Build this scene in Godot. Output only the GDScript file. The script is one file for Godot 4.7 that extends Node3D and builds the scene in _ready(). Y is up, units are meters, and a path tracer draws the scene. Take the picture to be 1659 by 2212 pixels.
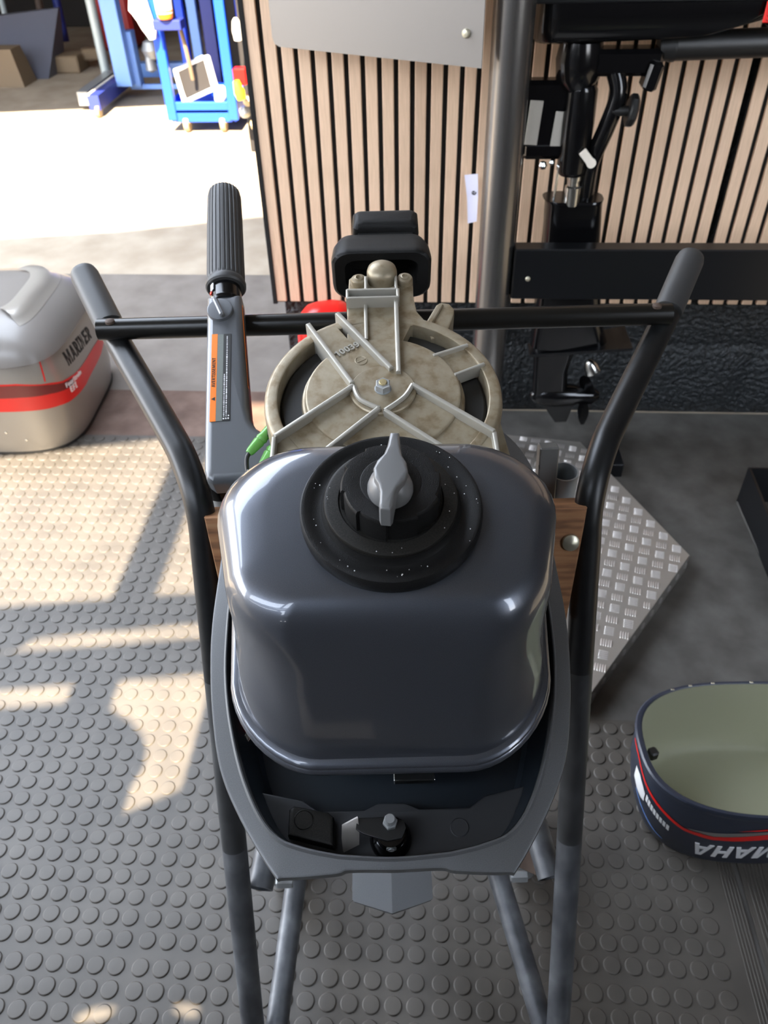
extends Node3D
# A small outboard motor on a wheeled stand in a workshop. y up, metres. Camera above z = 0, slatted wall near z = -2.06.

const YAW := 4.2          # the stand and its motor face the way the camera faces: turned 4.2 degrees from the wall
const TILT := 14.0        # the motor leans back on its stand
const TAN_SUN := 1.1106   # 48 degrees high, straight from behind

var M := {}
var motor: Node3D
var stand: Node3D
const MOTOR_AT := Vector3(0.002, 1.0, -0.42)

# ------------------------------------------------------------------ mesh builder
class MB:
	var t := PackedVector3Array()

	func tri(a: Vector3, b: Vector3, c: Vector3) -> void:
		t.append(a); t.append(b); t.append(c)

	func quad(a: Vector3, b: Vector3, c: Vector3, d: Vector3) -> void:
		tri(a, b, c); tri(a, c, d)

	# turns the triangles from index n on outwards, taking them for a closed body
	func outward(n: int) -> void:
		var v := 0.0
		if n >= t.size():
			return
		var o := t[n]
		for i in range(n, t.size(), 3):
			v += (t[i] - o).dot((t[i + 1] - o).cross(t[i + 2] - o))
		if v < 0.0:
			for i in range(n, t.size(), 3):
				var k := t[i + 1]
				t[i + 1] = t[i + 2]
				t[i + 2] = k

	func cap(ring: PackedVector3Array, flat: PackedVector2Array, up: bool) -> void:
		var ix := Geometry2D.triangulate_polygon(flat)
		for i in range(0, ix.size(), 3):
			var a := ix[i]
			var b := ix[i + 1]
			var c := ix[i + 2]
			var w := (flat[b] - flat[a]).cross(flat[c] - flat[a])
			if (w > 0.0) == up:
				tri(ring[a], ring[b], ring[c])
			else:
				tri(ring[a], ring[c], ring[b])

	func fan(ring: PackedVector3Array, flip: bool) -> void:
		var m := Vector3.ZERO
		for p in ring:
			m += p
		m /= ring.size()
		for i in ring.size():
			if flip:
				tri(m, ring[(i + 1) % ring.size()], ring[i])
			else:
				tri(m, ring[i], ring[(i + 1) % ring.size()])

	func loft(rings: Array, cap0 := true, cap1 := true, fix := true) -> void:
		var n := t.size()
		for k in rings.size() - 1:
			var a: PackedVector3Array = rings[k]
			var b: PackedVector3Array = rings[k + 1]
			var c := a.size()
			for i in c:
				var j := (i + 1) % c
				quad(a[i], a[j], b[j], b[i])
		if cap0:
			fan(rings[0], true)
		if cap1:
			fan(rings[rings.size() - 1], false)
		if fix:
			outward(n)

	# poly in x, z; extruded from y0 to y1; bev rounds the upper edge, low the lower one
	func prism(poly: PackedVector2Array, y0: float, y1: float, bev := 0.0, low := 0.0) -> void:
		if area(poly) > 0.0:
			poly = poly.duplicate()
			poly.reverse()
		var steps := []
		if low > 0.0:
			steps.append([y0, low]); steps.append([y0 + low * 0.35, low * 0.3]); steps.append([y0 + low, 0.0])
		else:
			steps.append([y0, 0.0])
		if bev > 0.0:
			steps.append([y1 - bev, 0.0]); steps.append([y1 - bev * 0.35, bev * 0.3]); steps.append([y1, bev])
		else:
			steps.append([y1, 0.0])
		var rings := []
		var flats := []
		for s in steps:
			var q := inset(poly, s[1])
			var r := PackedVector3Array()
			for p in q:
				r.append(Vector3(p.x, s[0], p.y))
			rings.append(r); flats.append(q)
		loft(rings, false, false, false)
		cap(rings[0], flats[0], true)
		cap(rings[rings.size() - 1], flats[flats.size() - 1], false)

	static func area(p: PackedVector2Array) -> float:
		var s := 0.0
		for i in p.size():
			s += p[i].cross(p[(i + 1) % p.size()])
		return s * 0.5

	static func inset(p: PackedVector2Array, d: float) -> PackedVector2Array:
		if d == 0.0:
			return p
		var out := PackedVector2Array()
		var s := 1.0 if area(p) > 0.0 else -1.0
		for i in p.size():
			var a := p[(i - 1 + p.size()) % p.size()]
			var b := p[i]
			var c := p[(i + 1) % p.size()]
			var u := (b - a).normalized()
			var v := (c - b).normalized()
			var nu := Vector2(-u.y, u.x) * s
			var nv := Vector2(-v.y, v.x) * s
			var m := nu + nv
			var q := maxf(0.35, m.length_squared() * 0.5)
			out.append(b + m / q * d)
		return out

	func rbox(c: Vector3, s: Vector3, b := 0.002, basis := Basis()) -> void:
		var n := t.size()
		var h := s * 0.5
		b = minf(b, minf(h.x, minf(h.y, h.z)) * 0.9)
		var rings := []
		for st in [[-h.y, b], [-h.y + b, 0.0], [h.y - b, 0.0], [h.y, b]]:
			var r := PackedVector3Array()
			var x: float = h.x - st[1]
			var z: float = h.z - st[1]
			var k := maxf(b - st[1] * 0.6, b * 0.4)
			for q in [[x, z - k], [x - k, z], [-x + k, z], [-x, z - k], [-x, -z + k], [-x + k, -z], [x - k, -z], [x, -z + k]]:
				r.append(c + basis * Vector3(q[0], st[0], q[1]))
			rings.append(r)
		loft(rings, true, true, false)
		outward(n)

	# a bar of rectangular section from a to b; up sets which way its height looks
	func bar(a: Vector3, b: Vector3, w: float, h: float, up := Vector3.UP, bev := 0.001) -> void:
		var d := b - a
		var y := d.normalized()
		var x := y.cross(up).normalized()
		var z := x.cross(y).normalized()
		rbox((a + b) * 0.5, Vector3(w, d.length(), h), bev, Basis(x, y, z))

	func tube(path: PackedVector3Array, r: Variant, n := 16, cap0 := true, cap1 := true) -> void:
		var from := t.size()
		var rings := []
		var d := (path[1] - path[0]).normalized()
		var u := d.cross(Vector3.UP if absf(d.y) < 0.9 else Vector3.RIGHT).normalized()
		for i in path.size():
			var e := (path[mini(i + 1, path.size() - 1)] - path[maxi(i - 1, 0)]).normalized()
			u = (u - e * u.dot(e)).normalized()
			var w := e.cross(u)
			var q := PackedVector3Array()
			var rad: float = r if r is float else r[i]
			for k in n:
				var a := TAU * k / n
				q.append(path[i] + (u * cos(a) + w * sin(a)) * rad)
			rings.append(q)
		loft(rings, cap0, cap1, false)
		outward(from)

	# open tube with wall: outer and inner skin
	func pipe(a: Vector3, b: Vector3, r: float, wall := 0.002, n := 20) -> void:
		var d := (b - a).normalized()
		var u := d.cross(Vector3.UP if absf(d.y) < 0.9 else Vector3.RIGHT).normalized()
		var w := d.cross(u)
		var rings := []
		for s in [[a, r - wall], [a, r], [b, r], [b, r - wall], [a + d * 0.004, r - wall]]:
			var q := PackedVector3Array()
			for k in n:
				var g := TAU * k / n
				q.append(s[0] + (u * cos(g) + w * sin(g)) * float(s[1]))
			rings.append(q)
		var from := t.size()
		loft(rings, false, false, false)
		outward(from)

	# profile of (radius, y) about an axis; radius 0 closes; teeth cut the rim
	func lathe(profile: Array, n := 32, at := Transform3D(), teeth := 0, cut := 0.0, rmin := 0.0, ymin := -9.0, duty := 0.0) -> void:
		var from := t.size()
		var rings := []
		for p in profile:
			var q := PackedVector3Array()
			for k in n:
				var a := TAU * k / n
				var r: float = maxf(p[0], 0.00002)
				if teeth > 0 and r > rmin and float(p[1]) > ymin:
					# duty 0: a saw tooth; else grooves that take up that share
					var f := fposmod(a * teeth / TAU + 0.35, 1.0)
					r -= cut * (f if duty == 0.0 else (1.0 if f < duty else 0.0))
				q.append(at * Vector3(r * cos(a), p[1], r * sin(a)))
			rings.append(q)
		loft(rings, true, true, false)
		outward(from)

	func add(o: MB, xf := Transform3D()) -> void:
		for p in o.t:
			t.append(xf * p)

	# normals smoothed over edges below the crease angle
	func mesh(crease := 38.0) -> ArrayMesh:
		var n := t.size() / 3
		var fn := PackedVector3Array()
		fn.resize(n)
		var fu := PackedVector3Array()
		fu.resize(n)
		var at := {}
		var keys := PackedInt32Array()
		keys.resize(t.size())
		var lists := []
		for i in n:
			var c := (t[i * 3 + 1] - t[i * 3]).cross(t[i * 3 + 2] - t[i * 3])
			fn[i] = c
			fu[i] = c.normalized()
			for k in 3:
				var p := t[i * 3 + k]
				var key := Vector3i(roundi(p.x * 40000.0), roundi(p.y * 40000.0), roundi(p.z * 40000.0))
				var id: int = at.get(key, -1)
				if id < 0:
					id = lists.size()
					at[key] = id
					lists.append(PackedInt32Array())
				lists[id].append(i)
				keys[i * 3 + k] = id
		var lim := cos(deg_to_rad(crease))
		var v := PackedVector3Array()
		var nn := PackedVector3Array()
		v.resize(t.size())
		nn.resize(t.size())
		for i in n:
			if fn[i].length_squared() < 1e-22:
				for k in 3:
					v[i * 3 + k] = t[i * 3 + k]
					nn[i * 3 + k] = Vector3.UP
				continue
			for k in 3:
				var s := Vector3.ZERO
				for f: int in lists[keys[i * 3 + k]]:
					if fu[f].dot(fu[i]) > lim:
						s += fn[f]
				var o: int = i * 3 + [0, 2, 1][k]   # clockwise fronts
				v[o] = t[i * 3 + k]
				nn[o] = s.normalized()
		var arr := []
		arr.resize(Mesh.ARRAY_MAX)
		arr[Mesh.ARRAY_VERTEX] = v
		arr[Mesh.ARRAY_NORMAL] = nn
		var m := ArrayMesh.new()
		m.add_surface_from_arrays(Mesh.PRIMITIVE_TRIANGLES, arr)
		return m

# ------------------------------------------------------------------ naming and placing
var used := {}

func numbered(called: String) -> String:
	var k: int = used.get(called, 0)
	used[called] = k + 1
	return called if k == 0 else "%s_%03d" % [called, k]

func obj(called: String, mb: Variant, mat: Material, parent: Node3D = null, crease := 38.0) -> MeshInstance3D:
	var o := MeshInstance3D.new()
	o.mesh = mb.mesh(crease) if mb is MB else mb
	o.material_override = mat
	if parent == null:
		o.name = numbered(called)
		add_child(o)
	else:
		var k := 0
		var nm := called
		while parent.has_node(NodePath(nm)):
			k += 1
			nm = "%s_%03d" % [called, k]
		o.name = nm
		parent.add_child(o, true)
	return o

func tag(o: Node3D, label: String, category: String, group := "") -> Node3D:
	o.set_meta("label", label)
	o.set_meta("category", category)
	if group:
		o.set_meta("group", group)
	return o

func thing(called: String, label: String, category: String, xf := Transform3D(), group := "") -> Node3D:
	var o := Node3D.new()
	o.name = numbered(called)
	add_child(o)
	o.transform = xf
	return tag(o, label, category, group)

func struct(called: String, mb: Variant, mat: Material) -> MeshInstance3D:
	var o := obj(called, mb, mat)
	o.set_meta("kind", "structure")
	return o

func stuff(called: String, mesh: Mesh, mat: Material, where: Array, parent: Node3D) -> MultiMeshInstance3D:
	var mm := MultiMesh.new()
	mm.transform_format = MultiMesh.TRANSFORM_3D
	mm.mesh = mesh
	mm.instance_count = where.size()
	for i in where.size():
		mm.set_instance_transform(i, where[i])
	var o := MultiMeshInstance3D.new()
	o.name = called
	o.multimesh = mm
	o.material_override = mat
	o.set_meta("kind", "stuff")
	parent.add_child(o, true)
	return o

static func P(a: Array) -> PackedVector2Array:
	var o := PackedVector2Array()
	for i in range(0, a.size(), 2):
		o.append(Vector2(a[i], a[i + 1]))
	return o

static func V(a: Array) -> PackedVector3Array:
	var o := PackedVector3Array()
	for i in range(0, a.size(), 3):
		o.append(Vector3(a[i], a[i + 1], a[i + 2]))
	return o

# rounded rectangle, half width a, from z0 (far) to z1 (near), corner radii r0, r1
static func rrect(a: float, z0: float, z1: float, r0: float, r1: float, k := 7, cx := 0.0) -> PackedVector2Array:
	var o := PackedVector2Array()
	for c in [[a - r1, z1 - r1, r1, 0.0], [-a + r1, z1 - r1, r1, 90.0], [-a + r0, z0 + r0, r0, 180.0], [a - r0, z0 + r0, r0, 270.0]]:
		for i in k:
			var g := deg_to_rad(float(c[3]) + 90.0 * i / (k - 1))
			o.append(Vector2(cx + c[0] + cos(g) * c[2], c[1] + sin(g) * c[2]))
	return o

static func level(p: PackedVector2Array, y: float) -> PackedVector3Array:
	var o := PackedVector3Array()
	for q in p:
		o.append(Vector3(q.x, y, q.y))
	return o

static func mirror(half: Array) -> PackedVector2Array:
	# half outline on +x, first and last on the axis
	var o := PackedVector2Array()
	var n := half.size() / 2
	for i in n:
		o.append(Vector2(half[i * 2], half[i * 2 + 1]))
	for i in range(n - 2, 0, -1):
		o.append(Vector2(-half[i * 2], half[i * 2 + 1]))
	return o

static func smooth_path(p: PackedVector3Array, per := 6) -> PackedVector3Array:
	var c := Curve3D.new()
	for i in p.size():
		var a := p[maxi(i - 1, 0)]
		var b := p[mini(i + 1, p.size() - 1)]
		var d := (b - a) / 6.0
		c.add_point(p[i], -d, d)
	var o := PackedVector3Array()
	for i in p.size() - 1:
		for k in per:
			o.append(c.sample(i, float(k) / per))
	o.append(p[p.size() - 1])
	return o

# lettering bent on to a surface: place(u, v) gives a Transform3D whose x runs along the line, y up the letters, z off the surface
func lettering(s: String, height: float, place: Place, thick := 0.0008, bold := 700, italic := false, stretch := 1.0) -> MB:
	var f := SystemFont.new()
	f.font_names = PackedStringArray(["Droid Sans"])
	f.font_weight = bold
	f.font_italic = italic
	var tm := TextMesh.new()
	tm.font = f
	tm.text = s
	tm.font_size = 48
	tm.pixel_size = 0.01
	tm.depth = 0.02
	tm.curve_step = 2.0
	var a := tm.get_mesh_arrays()
	var mb := MB.new()
	if a.is_empty():
		return mb
	var vs: PackedVector3Array = a[Mesh.ARRAY_VERTEX]
	var ix: PackedInt32Array = a[Mesh.ARRAY_INDEX]
	var box := tm.get_aabb()
	var k := height / 0.34
	for i in range(0, ix.size(), 3):
		var q := []
		for j in 3:
			var p := vs[ix[i + j]]
			var u := (p.x - box.get_center().x) * k * stretch
			var w := (p.y - box.get_center().y) * k
			var xf := place.spot(u, w)
			q.append(xf.origin + xf.basis.z * (thick if p.z > 0.0 else 0.0))
		mb.tri(q[0], q[2], q[1])
	return mb

# where lettering and decals lie: flat here, wrapped round a cowl below
class Place:
	var at := Transform3D()
	func spot(u: float, v: float) -> Transform3D:
		return Transform3D(at.basis, at * Vector3(u, v, 0))

static func flat_place(at: Transform3D) -> Place:
	var p := Place.new()
	p.at = at
	return p

# ------------------------------------------------------------------ materials
func noise_tex(freq: float, lo: Color, hi: Color, sd: int, size := 256, oct := 4, mid := Color(0, 0, 0, 0), kind := FastNoiseLite.TYPE_SIMPLEX_SMOOTH) -> NoiseTexture2D:
	var n := FastNoiseLite.new()
	n.seed = sd
	n.frequency = freq
	n.fractal_octaves = oct
	n.noise_type = kind
	var g := Gradient.new()
	g.set_color(0, lo)
	g.set_color(1, hi)
	if mid.a > 0.0:
		g.add_point(0.5, mid)
	var t := NoiseTexture2D.new()
	t.width = size
	t.height = size
	t.seamless = true
	t.noise = n
	t.color_ramp = g
	return t

func mt(c: Color, rough := 0.5, metal := 0.0, spec := 0.5) -> StandardMaterial3D:
	var m := StandardMaterial3D.new()
	m.albedo_color = c
	m.roughness = rough
	m.metallic = metal
	m.metallic_specular = spec
	return m

func tri_tex(m: StandardMaterial3D, t: Texture2D, scale: Vector3, world := false) -> StandardMaterial3D:
	m.albedo_texture = t
	m.uv1_triplanar = true
	m.uv1_world_triplanar = world
	m.uv1_scale = scale
	return m

func relief(m: StandardMaterial3D, t: Texture2D, h: float) -> StandardMaterial3D:
	m.heightmap_enabled = true
	m.heightmap_texture = t
	m.heightmap_scale = h
	return m

func materials() -> void:
	var grey := noise_tex(0.02, Color(0.62, 0.62, 0.62), Color(1, 1, 1), 3, 512, 5)
	var grit := noise_tex(0.12, Color(0.25, 0.25, 0.25), Color(1, 1, 1), 5, 256, 3)
	M.grit = grit
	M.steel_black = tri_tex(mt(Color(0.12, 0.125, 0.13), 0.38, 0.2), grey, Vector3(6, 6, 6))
	M.steel_worn_lit = tri_tex(mt(Color(0.50, 0.51, 0.52), 0.42, 0.25), noise_tex(0.015, Color(0.36, 0.36, 0.38), Color(1, 1, 1), 11, 256, 4), Vector3(5, 3, 5))  # light on the lower tubes put into a paler colour, with mild wear
	M.steel_mid_lit = tri_tex(mt(Color(0.30, 0.305, 0.31), 0.42, 0.2), noise_tex(0.015, Color(0.5, 0.5, 0.5), Color(1, 1, 1), 12, 256, 4), Vector3(5, 3, 5))  # halfway tone of the same painted brightening
	M.bar_black = mt(Color(0.10, 0.095, 0.085), 0.28, 0.3)
	M.grip_black = mt(Color(0.20, 0.20, 0.20), 0.5, 0.0)
	M.rubber = relief(mt(Color(0.095, 0.094, 0.092), 0.45, 0.0, 0.28), grit, 0.03)
	M.rubber.uv1_triplanar = true
	M.rubber.uv1_scale = Vector3(40, 40, 40)
	M.rubber_dusty = tri_tex(mt(Color(0.17, 0.163, 0.15), 0.45, 0.0, 0.35), noise_tex(0.09, Color(0.5, 0.5, 0.5), Color(1, 1, 1), 23, 256, 4), Vector3(25, 25, 25))
	var paint := mt(Color(0.40, 0.415, 0.45), 0.33, 0.7)
	paint.clearcoat_enabled = true
	paint.clearcoat = 0.9
	paint.clearcoat_roughness = 0.06
	tri_tex(paint, noise_tex(0.35, Color(0.72, 0.72, 0.72), Color(1, 1, 1), 7, 256, 2), Vector3(22, 22, 22))
	M.tank = paint
	var cp := mt(Color(0.43, 0.435, 0.44), 0.42, 0.35)
	tri_tex(cp, noise_tex(0.3, Color(0.8, 0.8, 0.8), Color(1, 1, 1), 8, 256, 3), Vector3(14, 14, 14))
	M.cowl = cp
	M.tiller = mt(Color(0.36, 0.37, 0.385), 0.42, 0.25)
	M.tiller.clearcoat_enabled = true
	M.tiller.clearcoat = 0.4
	M.tiller.clearcoat_roughness = 0.25
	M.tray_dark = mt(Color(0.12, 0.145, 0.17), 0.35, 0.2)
	M.tray_ledge = mt(Color(0.20, 0.205, 0.215), 0.5, 0.1)
	M.cast = tri_tex(mt(Color(0.70, 0.67, 0.61), 0.42, 0.42), noise_tex(0.012, Color(0.66, 0.59, 0.49), Color(0.86, 0.84, 0.80), 31, 512, 6, Color(0.80, 0.77, 0.71)), Vector3(9, 9, 9))
	relief(M.cast, grit, 0.012)
	M.cast_lit = mt(Color(0.64, 0.625, 0.585), 0.40, 0.42)  # lighter copy of the cast metal, light on raised edges put into the colour
	M.well = mt(Color(0.10, 0.095, 0.085), 0.55, 0.1)
	M.knob_grey = mt(Color(0.45, 0.45, 0.45), 0.34, 0.15)
	M.chrome = mt(Color(0.82, 0.82, 0.80), 0.2, 1.0)
	M.zinc = mt(Color(0.74, 0.72, 0.64), 0.35, 0.8)
	M.brass = mt(Color(0.74, 0.68, 0.52), 0.35, 0.7)
	M.clamp = mt(Color(0.42, 0.42, 0.41), 0.45, 0.3)
	M.scoop = mt(Color(0.36, 0.37, 0.42), 0.5, 0.2)
	M.galv = mt(Color(0.60, 0.61, 0.61), 0.42, 0.45)
	M.orange = mt(Color(0.93, 0.48, 0.10), 0.5)
	M.ink = mt(Color(0.10, 0.09, 0.08), 0.6)
	M.white = mt(Color(0.90, 0.90, 0.90), 0.45)
	M.red = mt(Color(0.86, 0.10, 0.08), 0.3)
	M.red_dull = mt(Color(0.62, 0.14, 0.13), 0.45)
	M.red_dark = mt(Color(0.42, 0.08, 0.09), 0.3)
	M.label_grey = tri_tex(mt(Color(0.62, 0.65, 0.62), 0.55), noise_tex(0.2, Color(0.3, 0.3, 0.3), Color(1, 1, 1), 41, 128, 3), Vector3(160, 60, 160))
	M.label_black = mt(Color(0.15, 0.15, 0.15), 0.45)
	M.green = mt(Color(0.42, 0.66, 0.34), 0.22)
	M.green.backlight_enabled = true
	M.green.backlight = Color(0.3, 0.5, 0.2)
	M.wire = mt(Color(0.08, 0.08, 0.08), 0.4)
	M.wood = tri_tex(mt(Color(0.66, 0.52, 0.39), 0.65), noise_tex(0.012, Color(0.42, 0.34, 0.27), Color(1, 0.96, 0.9), 51, 512, 5, Color(0.88, 0.78, 0.68)), Vector3(1.2, 14, 14))
	M.slat = tri_tex(mt(Color(0.93, 0.80, 0.68), 0.62), noise_tex(0.03, Color(0.86, 0.85, 0.83), Color(1, 1, 1), 52, 512, 5), Vector3(30, 0.7, 30), true)
	M.felt = mt(Color(0.085, 0.08, 0.075), 0.95)
	M.block = tri_tex(mt(Color(0.17, 0.185, 0.195), 0.42), grey, Vector3(5, 5, 5), true)
	relief(M.block, noise_tex(0.018, Color(0, 0, 0), Color(1, 1, 1), 61, 512, 5), 0.7)
	M.concrete = tri_tex(mt(Color(0.66, 0.61, 0.54), 0.75), noise_tex(0.008, Color(0.86, 0.84, 0.82), Color(1, 1, 1), 71, 512, 6), Vector3(0.9, 0.9, 0.9), true)
	M.floor_dark = tri_tex(mt(Color(0.36, 0.35, 0.335), 0.6), noise_tex(0.012, Color(0.74, 0.73, 0.72), Color(1, 1, 1), 72, 512, 6), Vector3(1.6, 1.6, 1.6), true)
	M.floor_mid = tri_tex(mt(Color(0.47, 0.44, 0.41), 0.7), noise_tex(0.012, Color(0.84, 0.83, 0.82), Color(1, 1, 1), 75, 512, 6), Vector3(1.1, 1.1, 1.1), true)
	M.floor_paint = tri_tex(mt(Color(0.44, 0.36, 0.315), 0.7), noise_tex(0.012, Color(0.66, 0.6, 0.56), Color(1, 1, 1), 73, 512, 6), Vector3(1.1, 1.1, 1.1), true)
	M.mat = tri_tex(mt(Color(0.325, 0.305, 0.28), 0.52), noise_tex(0.01, Color(0.82, 0.82, 0.82), Color(1, 1, 1), 74, 512, 6), Vector3(1.4, 1.4, 1.4), true)
	relief(M.mat, grit, 0.01)
	M.tread = mt(Color(0.66, 0.64, 0.61), 0.38, 0.7)
	M.tread_bar = mt(Color(0.86, 0.84, 0.82), 0.28, 0.75)
	M.stainless = mt(Color(0.55, 0.53, 0.51), 0.32, 0.55)
	M.post = mt(Color(0.50, 0.49, 0.48), 0.25, 0.9)
	M.rack = mt(Color(0.05, 0.055, 0.065), 0.3, 0.1)
	M.gloss_black = mt(Color(0.045, 0.045, 0.05), 0.16, 0.1)
	M.satin_black = mt(Color(0.07, 0.07, 0.07), 0.45)
	M.paper = mt(Color(0.86, 0.85, 0.92), 0.8)
	M.sticker = mt(Color(0.66, 0.64, 0.60), 0.5)
	M.navy = mt(Color(0.17, 0.19, 0.24), 0.35, 0.1)
	M.olive = mt(Color(0.62, 0.62, 0.53), 0.6)
	M.silver_cowl = mt(Color(0.58, 0.555, 0.52), 0.28, 0.3)
	M.silver_cowl.clearcoat_enabled = true
	M.silver_cowl.clearcoat = 0.8
	M.grey_decal = mt(Color(0.46, 0.44, 0.42), 0.3)
	M.blue = mt(Color(0.09, 0.30, 0.86), 0.4)
	M.blue_pale = mt(Color(0.42, 0.58, 0.84), 0.45)
	M.blue_dark = mt(Color(0.15, 0.20, 0.50), 0.45)
	M.pole = mt(Color(0.68, 0.72, 0.72), 0.45, 0.2)
	M.dark = mt(Color(0.13, 0.115, 0.11), 0.8)
	M.brown = mt(Color(0.27, 0.21, 0.17), 0.7)
	M.tan = mt(Color(0.46, 0.39, 0.30), 0.75)
	M.wall_dark = tri_tex(mt(Color(0.20, 0.17, 0.17), 0.85), grey, Vector3(1, 1, 1), true)
	M.wall_paint = mt(Color(0.62, 0.60, 0.57), 0.8)
	M.roof = mt(Color(0.55, 0.55, 0.54), 0.8)
	M.gate = mt(Color(0.30, 0.30, 0.31), 0.6)
	M.caster = mt(Color(0.62, 0.55, 0.42), 0.5)
	M.bottle = mt(Color(0.92, 0.88, 0.82), 0.35)
	M.yellow = mt(Color(0.93, 0.78, 0.14), 0.45)

# ------------------------------------------------------------------ the scene
func _ready() -> void:
	var cam := Camera3D.new()
	cam.name = "camera"
	cam.position = Vector3(0, 1.38, 0)
	cam.rotation_degrees = Vector3(-40.74, YAW, -1.46)
	cam.near = 0.02
	cam.far = 60.0
	var at := CameraAttributesPhysical.new()
	at.frustum_focal_length = 26.735
	at.frustum_focus_distance = 0.66
	at.exposure_aperture = 11.5
	cam.attributes = at
	add_child(cam)
	cam.fov = 66.41
	cam.make_current()

	var env := Environment.new()
	env.background_mode = Environment.BG_SKY
	var sky := Sky.new()
	var sm := ProceduralSkyMaterial.new()
	sm.sky_top_color = Color(0.79, 0.83, 0.89)
	sm.sky_horizon_color = Color(0.95, 0.95, 0.95)
	sm.sky_curve = 0.15
	sm.sky_energy_multiplier = 1.6
	sm.ground_bottom_color = Color(0.42, 0.39, 0.35)
	sm.ground_horizon_color = Color(0.62, 0.60, 0.57)
	sky.sky_material = sm
	env.sky = sky
	env.tonemap_mode = Environment.TONE_MAPPER_LINEAR
	env.tonemap_exposure = 5.6
	env.sdfgi_enabled = true
	env.ssao_enabled = true
	env.ssil_enabled = true
	var we := WorldEnvironment.new()
	we.name = "world_environment"
	we.environment = env
	add_child(we)

	var sun := DirectionalLight3D.new()
	sun.name = "sun"
	sun.light_color = Color(1.0, 0.93, 0.82)
	sun.light_energy = 2.4
	sun.light_angular_distance = 0.53
	sun.shadow_enabled = true
	sun.sky_mode = DirectionalLight3D.SKY_MODE_LIGHT_ONLY
	sun.rotation_degrees = Vector3(-48, 0, 0)
	add_child(sun)

	materials()
	building()
	back_wall()
	mats()
	make_stand()
	make_motor()
	display_rack()
	hanging_motor()
	floor_things()
	far_workshop()

# ------------------------------------------------------------------ the building
func building() -> void:
	var f := MB.new()
	f.rbox(Vector3(-0.8, -0.1, -4.4), Vector3(8.4, 0.2, 11.2), 0.001)
	struct("floor", f, M.concrete)
	# a painted strip of floor along the wall and a darker bay to its right, a millimetre proud
	var p := MB.new()
	p.rbox(Vector3(-2.45, 0.0005, -2.06), Vector3(4.9, 0.002, 0.26), 0.0004)
	struct("trim_1", p, M.floor_paint)
	var d := MB.new()
	d.rbox(Vector3(1.55, 0.0005, -0.75), Vector3(3.1, 0.002, 2.7), 0.0004)
	struct("trim_2", d, M.floor_dark)
	var mid := MB.new()
	mid.rbox(Vector3(-2.45, 0.0005, -2.645), Vector3(4.9, 0.002, 0.91), 0.0004)
	struct("trim_3", mid, M.floor_mid)
	var w := MB.new()
	w.rbox(Vector3(-0.8, 1.6, -10.0), Vector3(8.4, 3.4, 0.2), 0.001)
	struct("wall_far", w, M.wall_dark)
	var r := MB.new()
	r.rbox(Vector3(3.0, 1.6, -4.4), Vector3(0.2, 3.4, 11.2), 0.001)
	struct("wall_right", r, M.wall_dark)
	# left wall with a wide open doorway
	var l := MB.new()
	l.rbox(Vector3(-4.9, 1.6, -6.9), Vector3(0.2, 3.4, 6.2), 0.001)
	l.rbox(Vector3(-4.9, 3.05, -1.55), Vector3(0.2, 0.5, 4.5), 0.001)
	l.rbox(Vector3(-4.9, 1.6, 0.85), Vector3(0.2, 3.4, 0.5), 0.001)
	struct("wall_left", l, M.wall_paint)
	# unseen roof, its open strip cut to put sun on the passage floor
	var c := MB.new()
	c.prism(P([-5.0, -3.08, -3.0, -3.37, -2.28, -3.476, -0.75, -3.70, -0.75, -1.395, 3.1, -1.17, 3.1, -10.0, -5.0, -10.0]), 2.6, 2.7)
	c.prism(P([-5.0, 0.66, 3.1, 0.66, 3.1, -0.60, -0.75, -0.83, -1.96, -0.46, -5.0, -0.34]), 3.2, 3.3)
	c.loft([V([-5.0, 2.58, -0.90, -1.96, 2.58, -0.99, -0.75, 2.58, -1.375, -0.75, 2.58, -1.335, -1.96, 2.58, -0.95, -5.0, 2.58, -0.86]), V([-5.0, 3.22, -0.324, -1.96, 3.22, -0.414, -0.75, 3.22, -0.799, -0.75, 3.22, -0.759, -1.96, 3.22, -0.374, -5.0, 3.22, -0.284])])
	c.loft([V([-0.78, 2.58, -1.375, 3.1, 2.58, -1.15, 3.1, 2.58, -1.11, -0.78, 2.58, -1.335]), V([-0.78, 3.22, -0.80, 3.1, 3.22, -0.60, 3.1, 3.22, -0.56, -0.78, 3.22, -0.76])])
	struct("ceiling", c, M.roof)
	front_wall()

# the front: an unseen gate on the left, added to shape the sun patches, a wall on the right. Outlines are given as (x, z of the sunlit floor) and stand at z = 0.6.
func gate_piece(mb: MB, poly: PackedVector2Array, thick := 0.012) -> void:
	var q := PackedVector2Array()
	for p in poly:
		q.append(Vector2(p.x, (0.6 - p.y) * TAN_SUN))
	var m := MB.new()
	m.prism(q, 0.0, thick)
	mb.add(m, Transform3D(Basis(Vector3(1, 0, 0), Vector3(0, 0, 1), Vector3(0, 1, 0)), Vector3(0, 0, 0.6)))

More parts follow.
